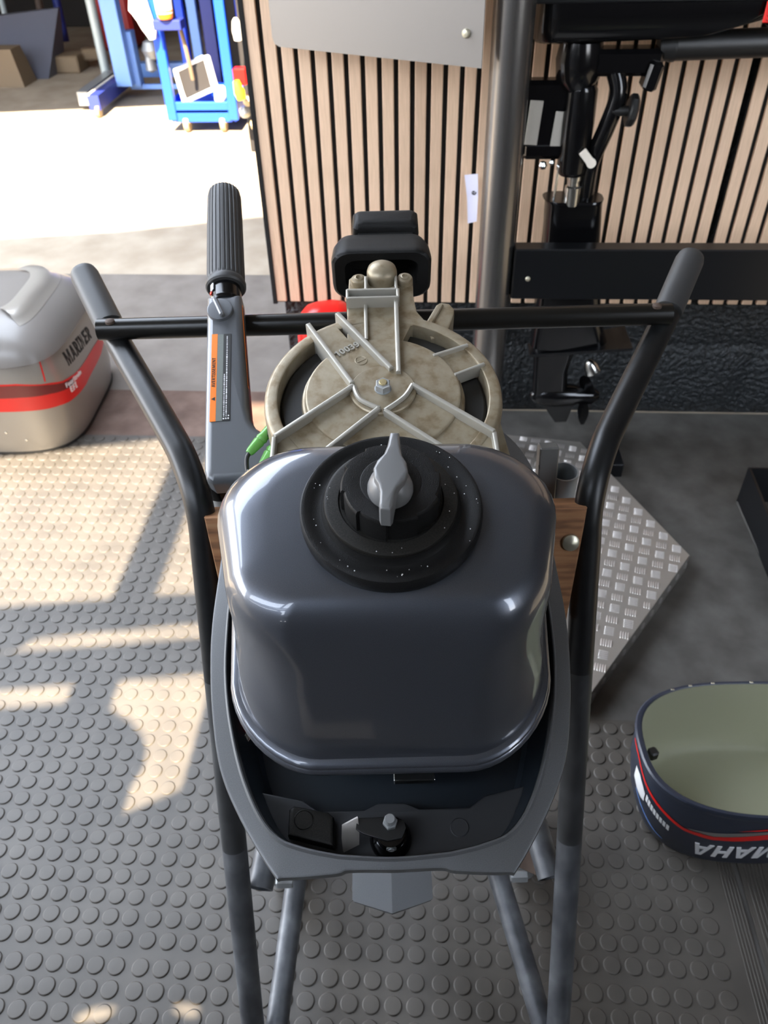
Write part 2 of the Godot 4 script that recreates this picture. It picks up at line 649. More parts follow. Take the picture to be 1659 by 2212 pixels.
func holed(mb: MB, x0: float, x1: float, z0: float, z1: float, c: Vector2, rx: float, rz: float, rot: float) -> void:
	var n := 28
	var inn := []
	var out := []
	for i in n:
		var a := TAU * i / n
		var e := Vector2(cos(a) * rx, sin(a) * rz).rotated(rot)
		inn.append(c + e)
		var d := e.normalized()
		var k := 9.0
		if absf(d.x) > 1e-5:
			k = minf(k, ((x1 if d.x > 0 else x0) - c.x) / d.x)
		if absf(d.y) > 1e-5:
			k = minf(k, ((z1 if d.y > 0 else z0) - c.y) / d.y)
		out.append(c + d * k)
	for i in n:
		var j := (i + 1) % n
		gate_piece(mb, PackedVector2Array([inn[i], out[i], out[j], inn[j]]))
	for k in [Vector2(x0, z0), Vector2(x1, z0), Vector2(x1, z1), Vector2(x0, z1)]:
		# the corner that the rays leave out
		var best := -1
		for i in n:
			var a: Vector2 = out[i]
			var b: Vector2 = out[(i + 1) % n]
			if absf(a.x - b.x) > 1e-5 and absf(a.y - b.y) > 1e-5 and a.distance_to(k) + b.distance_to(k) < 0.9 * (x1 - x0 + z1 - z0):
				if (absf(a.x - k.x) < 1e-5 or absf(a.y - k.y) < 1e-5) and (absf(b.x - k.x) < 1e-5 or absf(b.y - k.y) < 1e-5):
					best = i
		if best >= 0:
			gate_piece(mb, PackedVector2Array([out[best], k, out[(best + 1) % n]]))

func front_wall() -> void:
	var top := 0.6 - 3.2 / TAN_SUN
	var g := MB.new()
	# lintel, raised at its right end to let a spot of sun in
	gate_piece(g, P([-4.8, top, -4.8, -1.30, -1.28, -1.815, -0.804, -1.925, -0.62, -1.965, -0.62, top]))
	gate_piece(g, P([-0.62, top, -0.62, -2.13, -0.46, -2.13, -0.46, top]))
	struct("wall_front", g, M.wall_paint)
	var r := MB.new()
	gate_piece(r, P([-0.46, top, -0.46, -1.99, -0.25, -1.99, -0.25, top]), 0.1)
	gate_piece(r, P([-0.46, -1.99, -0.46, -0.5, -0.25, -0.5, -0.25, -1.99]))
	holed(r, -0.46, -0.25, -0.5, -0.3, Vector2(-0.357, -0.407), 0.027, 0.0125, 0.12)  # hole added to throw a small spot of sun
	gate_piece(r, P([-0.46, -0.3, -0.46, 0.6, -0.25, 0.6, -0.25, -0.3]))
	gate_piece(r, P([-0.25, top, -0.25, 0.6, 1.3, 0.6, 1.3, top]), 0.1)
	gate_piece(r, P([2.7, top, 2.7, 0.6, 3.0, 0.6, 3.0, top]), 0.1)
	gate_piece(r, P([1.3, top, 1.3, -1.85, 2.7, -1.85, 2.7, top]), 0.1)
	gate_piece(r, P([1.3, -0.35, 1.3, 0.6, 2.7, 0.6, 2.7, -0.35]), 0.1)
	struct("wall_entrance", r, M.wall_dark)
	var wf := MB.new()
	for x in [1.32, 2.0, 2.68]:
		wf.rbox(Vector3(x, 1.888, 0.63), Vector3(0.05, 1.66, 0.06), 0.004)
	for y in [1.08, 2.70]:
		wf.rbox(Vector3(2.0, y, 0.63), Vector3(1.4, 0.05, 0.06), 0.004)
	struct("added_window_1", wf, M.wall_paint)  # unseen window, added for warm fill light from the right
	var door := MB.new()
	gate_piece(door, P([-0.755, top + 0.1, -0.755, -1.20, -0.65, -1.20, -0.65, top + 0.1]))
	gate_piece(door, P([-0.757, -1.03, -0.757, -0.93, -0.658, -0.93, -0.658, -1.03]))
	gate_piece(door, P([-4.8, -0.71, -1.02, -1.219, -0.46, -1.296, -0.46, -1.207, -0.889, -1.137, -0.925, -1.10, -4.8, -0.58]))
	gate_piece(door, P([-4.8, -0.56, -0.959, -1.081, -0.46, -1.151, -0.46, -1.056, -0.919, -0.991, -4.8, -0.45]))
	gate_piece(door, P([-4.8, -0.40, -0.757, -0.955, -0.757, -0.5, -4.8, -0.38]))
	gate_piece(door, P([-0.757, -0.96, -0.658, -0.96, -0.655, -0.945, -0.598, -0.913, -0.565, -0.88, -0.552, -0.855, -0.546, -0.819, -0.558, -0.783, -0.557, -0.716, -0.51, -0.742, -0.46, -0.77, -0.46, -0.5, -0.757, -0.5]))  # round bite added to cast a rounded shadow on the mat
	gate_piece(door, P([-4.8, -0.5, -0.757, -0.5, -0.757, -0.3, -4.8, -0.3]))
	holed(door, -0.757, -0.46, -0.5, -0.3, Vector2(-0.497, -0.394), 0.036, 0.014, -0.25)  # another added hole for a sun spot
	gate_piece(door, P([-4.8, -0.3, -0.46, -0.3, -0.46, 0.6, -4.8, 0.6]))
	struct("shadow_gate_1", door, M.gate)  # unseen, added and cut to cast the shadow bars on the floor

# ------------------------------------------------------------------ the wall behind: painted blocks below, slatted panels above
func back_wall() -> void:
	var rng := RandomNumberGenerator.new()
	rng.seed = 4
	var core := MB.new()
	core.rbox(Vector3(1.28, 1.6, -2.18), Vector3(3.42, 3.2, 0.14), 0.002)
	var wall := struct("wall_back", core, M.block)
	for row in 2:
		var x := -0.43 + (0.0 if row == 0 else 0.10)
		var y0 := 0.002 + row * 0.238
		var first := true
		while x < 2.9:
			var x1 := (0.167 if row == 0 else 0.262) if first else x + 0.39
			while first and x1 - x > 0.39:
				x1 -= 0.39
			first = false
			var b := MB.new()
			var w := x1 - x - 0.007
			# faces of the block bulge and sag a little
			var nx := 9
			var ny := 6
			var h := 0.231
			var grid := []
			for i in nx + 1:
				var colm := []
				for j in ny + 1:
					var edge := 0.0 if i == 0 or j == 0 or i == nx or j == ny else 1.0
					colm.append(Vector3(x + 0.0035 + w * i / nx, y0 + h * j / ny, -2.1105 + edge * (0.009 + rng.randf_range(-0.0025, 0.003)) + (1.0 - edge) * rng.randf_range(0.0, 0.003)))
				grid.append(colm)
			for i in nx:
				for j in ny:
					b.quad(grid[i][j], grid[i + 1][j], grid[i + 1][j + 1], grid[i][j + 1])
			for i in nx:
				b.quad(grid[i][ny], grid[i + 1][ny], grid[i + 1][ny] - Vector3(0, 0, 0.02), grid[i][ny] - Vector3(0, 0, 0.02))
				b.quad(grid[i + 1][0], grid[i][0], grid[i][0] - Vector3(0, 0, 0.02), grid[i + 1][0] - Vector3(0, 0, 0.02))
			for j in ny:
				b.quad(grid[0][j + 1], grid[0][j], grid[0][j] - Vector3(0, 0, 0.02), grid[0][j + 1] - Vector3(0, 0, 0.02))
				b.quad(grid[nx][j], grid[nx][j + 1], grid[nx][j + 1] - Vector3(0, 0, 0.02), grid[nx][j] - Vector3(0, 0, 0.02))
			obj("block", b, M.block, wall, 50.0)
			x = x1
	var chip := MB.new()
	chip.prism(P([0, 0, 0.03, 0.01, 0.045, 0.045, 0.03, 0.06, 0.012, 0.04]), 0.0, 0.006, 0.002)
	# panels
	var s := MB.new()
	s.rbox(Vector3(0, 0, 0), Vector3(0.0272, 2.0, 0.011), 0.0012)
	var mesh := s.mesh()
	for k in 2:
		var x0 := -0.4535 if k == 0 else 0.7365
		var x1 := 0.7185 if k == 0 else 1.9
		var back := MB.new()
		back.rbox(Vector3((x0 + x1) * 0.5, 1.383, -2.081), Vector3(x1 - x0, 2.014, 0.010), 0.001)
		if k == 0:
			back.rbox(Vector3(x0 + 0.006, 1.383, -2.072), Vector3(0.012, 2.014, 0.02), 0.001)
		var pn := thing("slat_panel", ["slatted timber wall panel left of and behind the black post, dark felt in its gaps", "slatted timber wall panel at the right edge, past the wide dark joint"][k], "wall panel", Transform3D(Basis(), Vector3((x0 + x1) * 0.5, 0.376, -2.09)), "slatted wall panels")
		var bo := obj("felt_backing", back, M.felt, pn)
		bo.position = -pn.position
		var c := -0.409 - 0.0195 if k == 0 else 0.751
		while c < x1 - 0.012:
			var o := obj("slat", mesh, M.slat, pn)
			o.position = Vector3(c, 1.383, -2.0705) - pn.position
			c += 0.039

# ------------------------------------------------------------------ rubber mats with round studs
func mats() -> void:
	var zs := 0.0
	var t := thing("rubber_mat", "grey rubber floor mat with round coin studs under the stand and left of it", "floor mat", Transform3D(Basis(), Vector3(-0.7, 0, -0.9)))
	var sheet := MB.new()
	sheet.prism(P([-1.94, -1.928, 0.017, -1.928, 0.017, -0.9586, 0.548, -0.9586, 0.548, 0.45, -1.94, 0.45]), 0.0, 0.004, 0.001)
	var so := obj("mat_sheet", sheet, M.mat, t)
	so.position = -t.position
	var ridge := MB.new()
	for k in 5:
		ridge.rbox(Vector3(0.523 + k * 0.0055, 0.0045, -0.26), Vector3(0.003, 0.0022, 1.37), 0.0007)
	so = obj("edge_ridges", ridge, M.mat, t)
	so.position = -t.position
	var st := MB.new()
	st.lathe([[0.0144, 0.0036], [0.0139, 0.0050], [0.0131, 0.0062], [0.0120, 0.0065], [0.0, 0.0065]], 26)
	var stud := st.mesh(60.0)
	var all := []
	for i in range(-4, 2):
		for j in range(-1, 3):
			if i == 1 and false:
				continue
			var bx := -0.447 + 0.4846 * i
			var bz := -0.494 - 0.4846 * j
			if i == 1 and j > 0:
				continue
			for a in 14:
				for b in 14:
					var x := bx + a * 0.03423
					var z := bz - b * 0.0341
					if x < -1.92 or z > 0.30:
						continue
					# what the photo can show: left of, below and right of the motor
					var c := Vector3(x, 0.004, z)
					all.append(c)
	var eye := Vector3(0, 1.38, 0)
	var seen := []
	var rest := []
	for c: Vector3 in all:
		var lx: float = c.x * cos(deg_to_rad(YAW)) - c.z * -sin(deg_to_rad(YAW))
		if c.z < -0.37 and c.z > -0.80 and absf(c.x - 0.03) < 0.55:
			seen.append(c)
		else:
			rest.append(c)
	seen.sort_custom(func(a: Vector3, b: Vector3) -> bool: return a.distance_squared_to(eye) < b.distance_squared_to(eye))
	while seen.size() > 300:
		rest.append(seen.pop_back())
	for c: Vector3 in seen:
		var o := obj("stud", stud, M.mat, t)
		o.position = c - Vector3(0, 0.004, 0) - t.position
	var where := []
	for c: Vector3 in rest:
		where.append(Transform3D(Basis(), c - Vector3(0, 0.004, 0) - t.position))
	stuff("studs_beyond", stud, M.mat, where, t)
	# the neighbouring strip at the right edge
	var n := MB.new()
	n.prism(P([0.556, -0.70, 1.3, -0.70, 1.3, 0.45, 0.556, 0.45]), 0.0, 0.005, 0.001)
	for k in 6:
		n.rbox(Vector3(0.566 + k * 0.0065, 0.0055, -0.13), Vector3(0.0035, 0.0022, 1.12), 0.0007)
	tag(obj("ramp_strip", n, M.mat), "plain dark rubber strip with fine ridges, right of the studded mat", "floor mat")

# ------------------------------------------------------------------ the stand
const STAND_AT := Vector3(0.012, 0, -0.45)

func e(x: float, y: float, z: float) -> Vector3:
	return Vector3(x, y, z) - STAND_AT

func turned() -> Basis:
	return Basis(Vector3.UP, deg_to_rad(YAW))

func make_stand() -> void:
	stand = thing("motor_stand", "wheeled black tube stand with two splayed handles and a wooden board carrying the motor", "stand", Transform3D(turned(), turned() * STAND_AT))
	for s: int in [-1, 1]:
		var x := 0.012 + 0.21 * s
		var hx := 0.012 + 0.341 * s
		var tx := 0.012 + 0.3905 * s
		var pts := V([x, 0.006, -0.300, x, 0.30, -0.420, x, 0.60, -0.547, x, 0.77, -0.6185, x - 0.001 * s, 0.82, -0.637, x + 0.004 * s, 0.848, -0.655, x + 0.018 * s, 0.868, -0.687, x + 0.040 * s, 0.882, -0.727, hx, 0.929, -0.879])
		var q := smooth_path(pts, 5)
		for i in q.size():
			q[i] -= STAND_AT
		var up: MeshInstance3D = null
		for part in [[0.0, 0.46, M.steel_worn_lit, "worn grey foot of the stand, coloured paler for the light on it"], [0.46, 0.66, M.steel_mid_lit, ""], [0.66, 2.0, M.steel_black, ""]]:
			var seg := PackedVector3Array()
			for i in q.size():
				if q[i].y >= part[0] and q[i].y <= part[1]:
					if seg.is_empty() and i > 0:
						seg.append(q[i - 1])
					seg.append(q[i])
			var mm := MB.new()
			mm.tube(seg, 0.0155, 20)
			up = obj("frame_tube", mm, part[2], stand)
			if part[3]:
				up.set_meta("label", part[3])
		var m := MB.new()
		# hand grip with rounded end
		var a := e(hx + 0.002 * s, 0.931, -0.884)
		var b := e(tx, 0.968, -0.967)
		var d := (b - a).normalized()
		m.tube(PackedVector3Array([a, a + d * 0.001, b - d * 0.012, b - d * 0.005, b - d * 0.0015, b]), [0.0165, 0.0178, 0.0178, 0.0163, 0.012, 0.003], 24)
		obj("hand_grip", m, M.grip_black, up)
		# open brace tube towards the wheel
		m = MB.new()
		var b0 := e(0.012 + 0.193 * s, 0.349, -0.458)
		var b1 := e(0.012 + 0.176 * s, 0.375, -0.545)
		if s == -1:
			b0 = e(-0.174, 0.345, -0.455)
			b1 = e(-0.160, 0.37, -0.545)
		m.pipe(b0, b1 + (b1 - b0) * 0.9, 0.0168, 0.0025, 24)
		obj("brace_tube", m, M.steel_worn_lit, stand)
		# lower rail
		m = MB.new()
		var ra := e(-0.170, 0.116, -0.352) if s == -1 else e(0.208, 0.109, -0.347)
		var rb := e(-0.149, 0.172, -0.544) if s == -1 else e(0.163, 0.166, -0.538)
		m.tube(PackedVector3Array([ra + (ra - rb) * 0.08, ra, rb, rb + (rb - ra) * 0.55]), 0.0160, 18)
		obj("lower_rail", m, M.steel_worn_lit, stand)
		# wheel
		m = MB.new()
		var wx := 0.012 + 0.205 * s
		var wt := Transform3D(Basis(Vector3(0, 0, 1), PI / 2), e(wx, 0.100, -0.675))
		m.lathe([[0.082, -0.014], [0.092, -0.017], [0.098, -0.010], [0.100, 0.0], [0.098, 0.010], [0.092, 0.017], [0.082, 0.014]], 40, wt)
		var tyre := obj("wheel", m, M.galv, stand)
		m = MB.new()
		m.lathe([[0.0, -0.013], [0.03, -0.014], [0.032, -0.011], [0.070, -0.010], [0.080, -0.015], [0.084, -0.014], [0.084, 0.014], [0.080, 0.015], [0.070, 0.010], [0.032, 0.011], [0.03, 0.014], [0.0, 0.013]], 40, wt)
		var hub := obj("wheel_hub", m, M.white, tyre)
		hub.set_meta("label", "white plastic wheel hub")
		m = MB.new()
		m.rbox(e(0.012 + 0.182 * s, 0.215, -0.560), Vector3(0.006, 0.26, 0.05), 0.001, Basis(Vector3.RIGHT, 0.5))
		obj("wheel_bracket", m, M.brown, stand)
		m = MB.new()
		var nt := Transform3D(Basis(Vector3(0, 0, 1), PI / 2) * Basis(Vector3.UP, 0.4), e(0.012 + 0.170 * s, 0.235, -0.512))
		m.lathe([[0.008, -0.012], [0.0085, -0.010], [0.0085, 0.010], [0.0075, 0.012], [0.0, 0.012]], 6, nt)
		obj("nut", m, M.galv, stand, 20.0)
		# socket behind the board
		m = MB.new()
		var sx := 0.206 if s == 1 else -0.186
		if s == 1:
			m.pipe(e(sx, 0.66, -0.712), e(sx, 0.831, -0.700), 0.0165, 0.0018, 24)
			obj("socket_tube", m, M.galv, stand)
		else:
			m.tube(PackedVector3Array([e(sx, 0.66, -0.712), e(sx, 0.815, -0.702)]), 0.0150, 20)
			var sk := obj("socket_tube", m, M.galv, stand)
			m = MB.new()
			m.lathe([[0.0158, -0.016], [0.0175, -0.013], [0.0178, 0.004], [0.016, 0.008], [0.009, 0.0085], [0.008, 0.0072], [0.0, 0.0072]], 28, Transform3D(Basis(), e(sx, 0.828, -0.70)))
			obj("end_cap", m, M.gloss_black, sk)
	# cross bar in front of the handles
	var c := MB.new()
	c.tube(PackedVector3Array([e(-0.3335, 0.9438, -0.852), e(0.3465, 0.9449, -0.853)]), 0.0127, 24)
	var cb := obj("cross_bar", c, M.bar_black, stand, 50.0)
	for p in [e(-0.316, 0.9565, -0.847), e(0.327, 0.9575, -0.849)]:
		var sc := MB.new()
		sc.lathe([[0.0055, -0.002], [0.0055, 0.001], [0.0035, 0.0024], [0.0, 0.0026]], 16, Transform3D(Basis(), p))
		obj("screw", sc, M.brown, cb)
	# wooden board that the motor hangs on
	var w := MB.new()
	var wf := MB.new()
	wf.prism(P([-0.2025, 0.0, 0.2025, 0.0, 0.2000, 0.022, 0.1850, 0.140, -0.1850, 0.140, -0.2000, 0.022]), 0.0, 0.040, 0.002, 0.002)
	# laid flat above: x along, y out of the face, z down the face
	var wx := Transform3D(Basis(Vector3(1, 0, 0), Vector3(0, 0.3917, 0.92).normalized(), Vector3(0, -0.92, 0.3917).normalized()), e(0.0124, 0.8250, -0.6610))
	w.add(wf, wx)
	var board := obj("wooden_board", w, M.wood, stand)
	for p in [[0.186, 0.038], [-0.178, 0.040], [0.170, 0.126]]:
		var sc := MB.new()
		sc.lathe([[0.0098, 0.039], [0.0090, 0.0428], [0.006, 0.0446], [0.0, 0.0454]], 22, wx * Transform3D(Basis(), Vector3(p[0], 0, p[1])))
		obj("bolt_head", sc, M.zinc, board)

# ------------------------------------------------------------------ the motor, in its own leaning axes: y up its shaft, z aft, origin at the filler
func eg(x: float, y: float, z: float) -> Vector3:
	return Basis(Vector3.RIGHT, deg_to_rad(TILT)).inverse() * (Vector3(x, y, z) - MOTOR_AT)

func make_motor() -> void:
	var b := turned() * Basis(Vector3.RIGHT, deg_to_rad(TILT))
	motor = thing("outboard_motor", "small grey outboard motor, cowl off, metallic fuel tank and black filler cap on top", "outboard motor", Transform3D(b, turned() * MOTOR_AT))
	fuel_tank()
	starter()
	starter_handle()
	tiller()
	cowl_tray()
	lower_unit()
	small_parts()

func fuel_tank() -> void:
	var m := MB.new()
	var rings := []
	# y, half width, far z, near z, far radius, near radius
	for r in [
		[-0.170, 0.110, -0.090, 0.095, 0.03, 0.05],
		[-0.158, 0.1385, -0.114, 0.1230, 0.045, 0.072], [-0.1565, 0.1418, -0.1173, 0.1268, 0.047, 0.074], [-0.1535, 0.1428, -0.1183, 0.1280, 0.048, 0.075], [-0.1510, 0.1418, -0.1173, 0.1268, 0.047, 0.074],
		[-0.1498, 0.1402, -0.1158, 0.1250, 0.046, 0.073], [-0.1484, 0.1404, -0.1160, 0.1252, 0.046, 0.073], [-0.1466, 0.1396, -0.1152, 0.1242, 0.046, 0.073], [-0.1456, 0.1372, -0.1128, 0.1216, 0.045, 0.071],
		[-0.1450, 0.1345, -0.1085, 0.1178, 0.044, 0.069], [-0.1415, 0.1330, -0.1068, 0.1158, 0.044, 0.068], [-0.132, 0.1330, -0.1062, 0.1145, 0.044, 0.067],
		[-0.115, 0.1355, -0.1060, 0.1085, 0.045, 0.066], [-0.095, 0.1375, -0.1055, 0.1010, 0.046, 0.066], [-0.075, 0.1380, -0.1045, 0.0935, 0.047, 0.065], [-0.055, 0.1375, -0.1030, 0.0860, 0.048, 0.063],
		[-0.040, 0.1360, -0.1010, 0.0806, 0.048, 0.054], [-0.028, 0.1340, -0.0985, 0.0761, 0.047, 0.049], [-0.019, 0.1305, -0.0950, 0.0722, 0.046, 0.045], [-0.0120, 0.1255, -0.0910, 0.0680, 0.045, 0.041],
		[-0.0070, 0.1195, -0.0860, 0.0632, 0.043, 0.038], [-0.0035, 0.1130, -0.0800, 0.0578, 0.040, 0.036], [-0.0012, 0.1040, -0.0720, 0.0510, 0.036, 0.034], [0.0, 0.092, -0.062, 0.041, 0.030, 0.036], [0.0007, 0.05, -0.035, 0.008, 0.018, 0.018]]:
		var pl := rrect(r[1], r[2], r[3], float(r[4]) * 1.5, r[5], 12)
		var f := smoothstep(-0.146, -0.085, float(r[0]))
		for i in pl.size():
			# the sides draw in towards the stern
			pl[i].x *= 1.0 - lerpf(0.060, 0.092, f) * pow(clampf((pl[i].y + lerpf(0.02, 0.055, f)) / lerpf(0.080, 0.073, f), 0.0, 1.8), 1.45)
		rings.append(level(pl, r[0]))
	m.loft(rings)
	var tank := obj("fuel_tank", m, M.tank, motor, 50.0)
	tank.set_meta("label", "metallic grey fuel tank with a rolled seam")
	var c := Transform3D(Basis(), Vector3(0.0032, 0, -0.0150))
	m = MB.new()
	m.lathe([[0.058, -0.004], [0.0640, -0.003], [0.0662, 0.000], [0.0668, 0.005], [0.0664, 0.0095], [0.0650, 0.0118], [0.0625, 0.0122], [0.0580, 0.0104], [0.0540, 0.0094], [0.0510, 0.0098], [0.0492, 0.0125], [0.0486, 0.0155]], 72, c)
	var gk := obj("rubber_collar", m, M.rubber, tank)
	gk.set_meta("label", "thick black rubber collar under the filler cap")
	m = MB.new()
	m.lathe([[0.0484, 0.012], [0.0484, 0.0172], [0.0476, 0.0184], [0.0455, 0.0190], [0.0380, 0.0194], [0.0370, 0.0180]], 72, c)
	obj("collar_disc", m, M.rubber_dusty, tank)
	m = MB.new()
	m.lathe([[0.0362, 0.016], [0.0360, 0.0365], [0.0353, 0.0385], [0.0345, 0.0395], [0.0290, 0.0398], [0.0215, 0.0390], [0.0205, 0.0396], [0.0, 0.0400]], 160, c, 10, 0.0022, 0.030)
	var cap := obj("filler_cap", m, M.rubber, tank, 30.0)
	cap.set_meta("label", "black ribbed filler cap")
	m = MB.new()
	var kc := c * Transform3D(Basis(Vector3.UP, deg_to_rad(-8)), Vector3(-0.0005, 0, 0.0085))
	m.lathe([[0.0150, 0.038], [0.0158, 0.041], [0.0156, 0.045], [0.0140, 0.0505], [0.0105, 0.0545], [0.0, 0.0555]], 36, kc)
	var w := MB.new()
	w.prism(P([-0.0040, -0.0355, 0.0022, -0.0360, 0.0044, -0.024, 0.0062, -0.0165, 0.0100, -0.0105, 0.0118, -0.003, 0.0104, 0.0045, 0.0066, 0.0105, 0.0052, 0.0165, 0.0048, 0.0275, 0.0036, 0.0300, -0.0028, 0.0300, -0.0042, 0.0265, -0.0048, 0.0165, -0.0064, 0.0105, -0.0102, 0.0045, -0.0116, -0.003, -0.0098, -0.0105, -0.0060, -0.0165, -0.0045, -0.024]), 0.041, 0.0605, 0.0022)
	m.add(w, kc)
	var kn := obj("vent_knob", m, M.knob_grey, cap, 40.0)
	kn.set_meta("label", "grey winged vent knob")
	# white specks of dust on the collar
	var rng := RandomNumberGenerator.new()
	rng.seed = 9
	m = MB.new()
	for i in 46:
		var a := rng.randf() * TAU
		var r: float = [0.044, 0.057, 0.061][rng.randi() % 3] + rng.randf_range(-0.003, 0.003)
		var s := rng.randf_range(0.00018, 0.00042)
		var y := 0.0192 if r < 0.0470 else 0.0118
		m.rbox(c * Vector3(cos(a) * r, y, sin(a) * r), Vector3(s, s, s) * 2.0, s * 0.5, Basis(Vector3(0.3, 1, 0.2).normalized(), a * 3.0))
	var du := obj("dust", m, M.white, tank)
	du.set_meta("kind", "stuff")

const HC := Vector2(0.0, -0.203)

func rib(m: MB, a: Vector2, b: Vector2, w: float, y0: float, y1: float) -> void:
	var d := (b - a).normalized()
	var n := Vector2(-d.y, d.x) * w * 0.5
	m.prism(PackedVector2Array([a + n, b + n, b - n, a - n]), y0, y1, minf(0.0013, w * 0.3))

# a ring sector as outline, angles in degrees, 0 towards +x, 90 towards +z
func sector(r0: float, r1: float, a0: float, a1: float, k := 14) -> PackedVector2Array:
	var o := PackedVector2Array()
	for i in k + 1:
		var a := deg_to_rad(lerpf(a0, a1, float(i) / k))
		o.append(HC + Vector2(cos(a), sin(a)) * r1)
	for i in k + 1:
		var a := deg_to_rad(lerpf(a1, a0, float(i) / k))
		o.append(HC + Vector2(cos(a), sin(a)) * r0)
	return o

func starter() -> void:
	var hc := Transform3D(Basis(), Vector3(HC.x, 0, HC.y))
	var m := MB.new()
	# outer ring
	m.lathe([[0.0990, -0.120], [0.1135, -0.120], [0.1132, -0.0760], [0.1124, -0.0718], [0.1108, -0.0694], [0.1085, -0.0684], [0.1016, -0.0684], [0.1002, -0.0691], [0.0996, -0.0706], [0.0990, -0.120]], 96, hc)
	# raised hub with its step
	m.lathe([[0.0, -0.110], [0.0785, -0.110], [0.0780, -0.0775], [0.0768, -0.0750], [0.0748, -0.0742], [0.0742, -0.0700], [0.0732, -0.0678], [0.0712, -0.0668], [0.0, -0.0662]], 96, hc)
	m.lathe([[0.0, -0.070], [0.0315, -0.070], [0.0312, -0.0640], [0.0300, -0.0630], [0.0, -0.0626]], 48, hc)
	var body := obj("starter_housing", m, M.cast, motor, 34.0)
	body.set_meta("label", "cast aluminium recoil starter housing, oily and grey")
	# floors of the arms that join hub and ring
	m = MB.new()
	m.prism(P([-0.032, -0.2120, -0.0700, -0.2835, -0.0655, -0.2905, -0.0470, -0.2990, -0.0060, -0.2330]), -0.100, -0.0672, 0.001)
	m.prism(P([-0.0345, -0.24, -0.0345, -0.3300, -0.0330, -0.3720, -0.0290, -0.3765, 0.0330, -0.3745, 0.0350, -0.3690, 0.0345, -0.3400, 0.037, -0.318, 0.045, -0.303, 0.030, -0.296, 0.0215, -0.275, 0.0160, -0.232]), -0.112, -0.0690, 0.001)
	m.prism(P([-0.0275, -0.2035, -0.0990, -0.1465, -0.1000, -0.1180, -0.0700, -0.1085, -0.0040, -0.1765]), -0.130, -0.0690, 0.001)
	m.prism(P([0.0285, -0.2055, 0.0985, -0.1465, 0.1010, -0.1180, 0.0710, -0.1085, 0.0008, -0.1735]), -0.130, -0.0690, 0.001)
	m.prism(P([0.0500, -0.2490, 0.0860, -0.2650, 0.1000, -0.2380, 0.0690, -0.2230]), -0.100, -0.0705, 0.001)
	obj("housing_arm", m, M.cast, body, 34.0)
	# ribs, each pair along its arm
	var rb := [
		[[-0.0735, -0.2925], [-0.0288, -0.2085], 0.0050, -0.090, -0.0585], [[-0.0445, -0.3075], [0.0085, -0.2270], 0.0050, -0.090, -0.0585],
		[[0.0160, -0.3270], [0.0152, -0.2220], 0.0046, -0.080, -0.0590], [[-0.0156, -0.3270], [-0.0152, -0.2730], 0.0036, -0.080, -0.0640],
		[[-0.0275, -0.2065], [-0.0985, -0.1455], 0.0046, -0.100, -0.0590], [[-0.0040, -0.1770], [-0.0700, -0.1105], 0.0046, -0.100, -0.0590],
		[[0.0275, -0.2060], [0.0985, -0.1450], 0.0046, -0.100, -0.0590], [[0.0010, -0.1740], [0.0715, -0.1100], 0.0046, -0.100, -0.0590],
		[[-0.0985, -0.1455], [-0.0990, -0.1180], 0.0042, -0.110, -0.0600], [[0.0985, -0.1450], [0.0990, -0.1180], 0.0042, -0.110, -0.0600],
		[[0.0500, -0.2500], [0.0850, -0.2640], 0.0030, -0.080, -0.0655], [[0.0690, -0.2230], [0.0990, -0.2370], 0.0030, -0.080, -0.0655]]
	for r in rb:
		m = MB.new()
		rib(m, Vector2(r[0][0], r[0][1]), Vector2(r[1][0], r[1][1]), r[2], r[3], r[4])
		obj("rib", m, M.cast_lit, body, 30.0)
	# curved ribs between the lower arms
	for c in [[-0.0275, -0.2060, -0.0215, -0.1890, -0.0040, -0.1768], [0.0278, -0.2058, 0.0190, -0.1900, 0.0010, -0.1738]]:
		m = MB.new()
		var q := V([c[0], -0.0615, c[1], c[2], -0.0615, c[3], c[4], -0.0615, c[5]])
		m.tube(smooth_path(q, 6), 0.0024, 8)
		obj("rib", m, M.cast_lit, body)
	# rope pocket across the neck
	m = MB.new()
	rib(m, Vector2(-0.0345, -0.3265), Vector2(0.0185, -0.3265), 0.0030, -0.080, -0.0560)
	rib(m, Vector2(-0.0345, -0.3390), Vector2(0.0185, -0.3390), 0.0030, -0.080, -0.0560)
	rib(m, Vector2(-0.0340, -0.3395), Vector2(-0.0340, -0.3260), 0.0030, -0.080, -0.0560)
	rib(m, Vector2(0.0180, -0.3395), Vector2(0.0180, -0.3260), 0.0034, -0.080, -0.0560)
	rib(m, Vector2(0.0165, -0.3390), Vector2(0.0165, -0.3640), 0.0030, -0.080, -0.0590)
	rib(m, Vector2(-0.0150, -0.3390), Vector2(-0.0150, -0.3640), 0.0030, -0.080, -0.0590)
	obj("rope_pocket", m, M.cast_lit, body, 30.0)
	m = MB.new()
	m.rbox(Vector3(-0.008, -0.0685, -0.33275), Vector3(0.049, 0.002, 0.010), 0.0005)
	obj("pocket_floor", m, M.well, body)
	# screw bosses and rope guide
	for x in [-0.0225, 0.0262]:
		m = MB.new()
		m.lathe([[0.0085, -0.112], [0.0084, -0.0640], [0.0074, -0.0622], [0.0048, -0.0618], [0.0044, -0.0605], [0.0030, -0.0600], [0.0024, -0.0618], [0.0, -0.0622]], 28, Transform3D(Basis(), Vector3(x, 0, -0.3640)))
		obj("screw_boss", m, M.cast, body)
	m = MB.new()
	m.lathe([[0.0162, -0.100], [0.0160, -0.0590], [0.0148, -0.0550], [0.0110, -0.0520], [0.0055, -0.0504], [0.0, -0.0500]], 36, Transform3D(Basis(), Vector3(0.0022, 0, -0.3700)))
	obj("rope_guide", m, M.cast, body)
	# lug at the right
	m = MB.new()
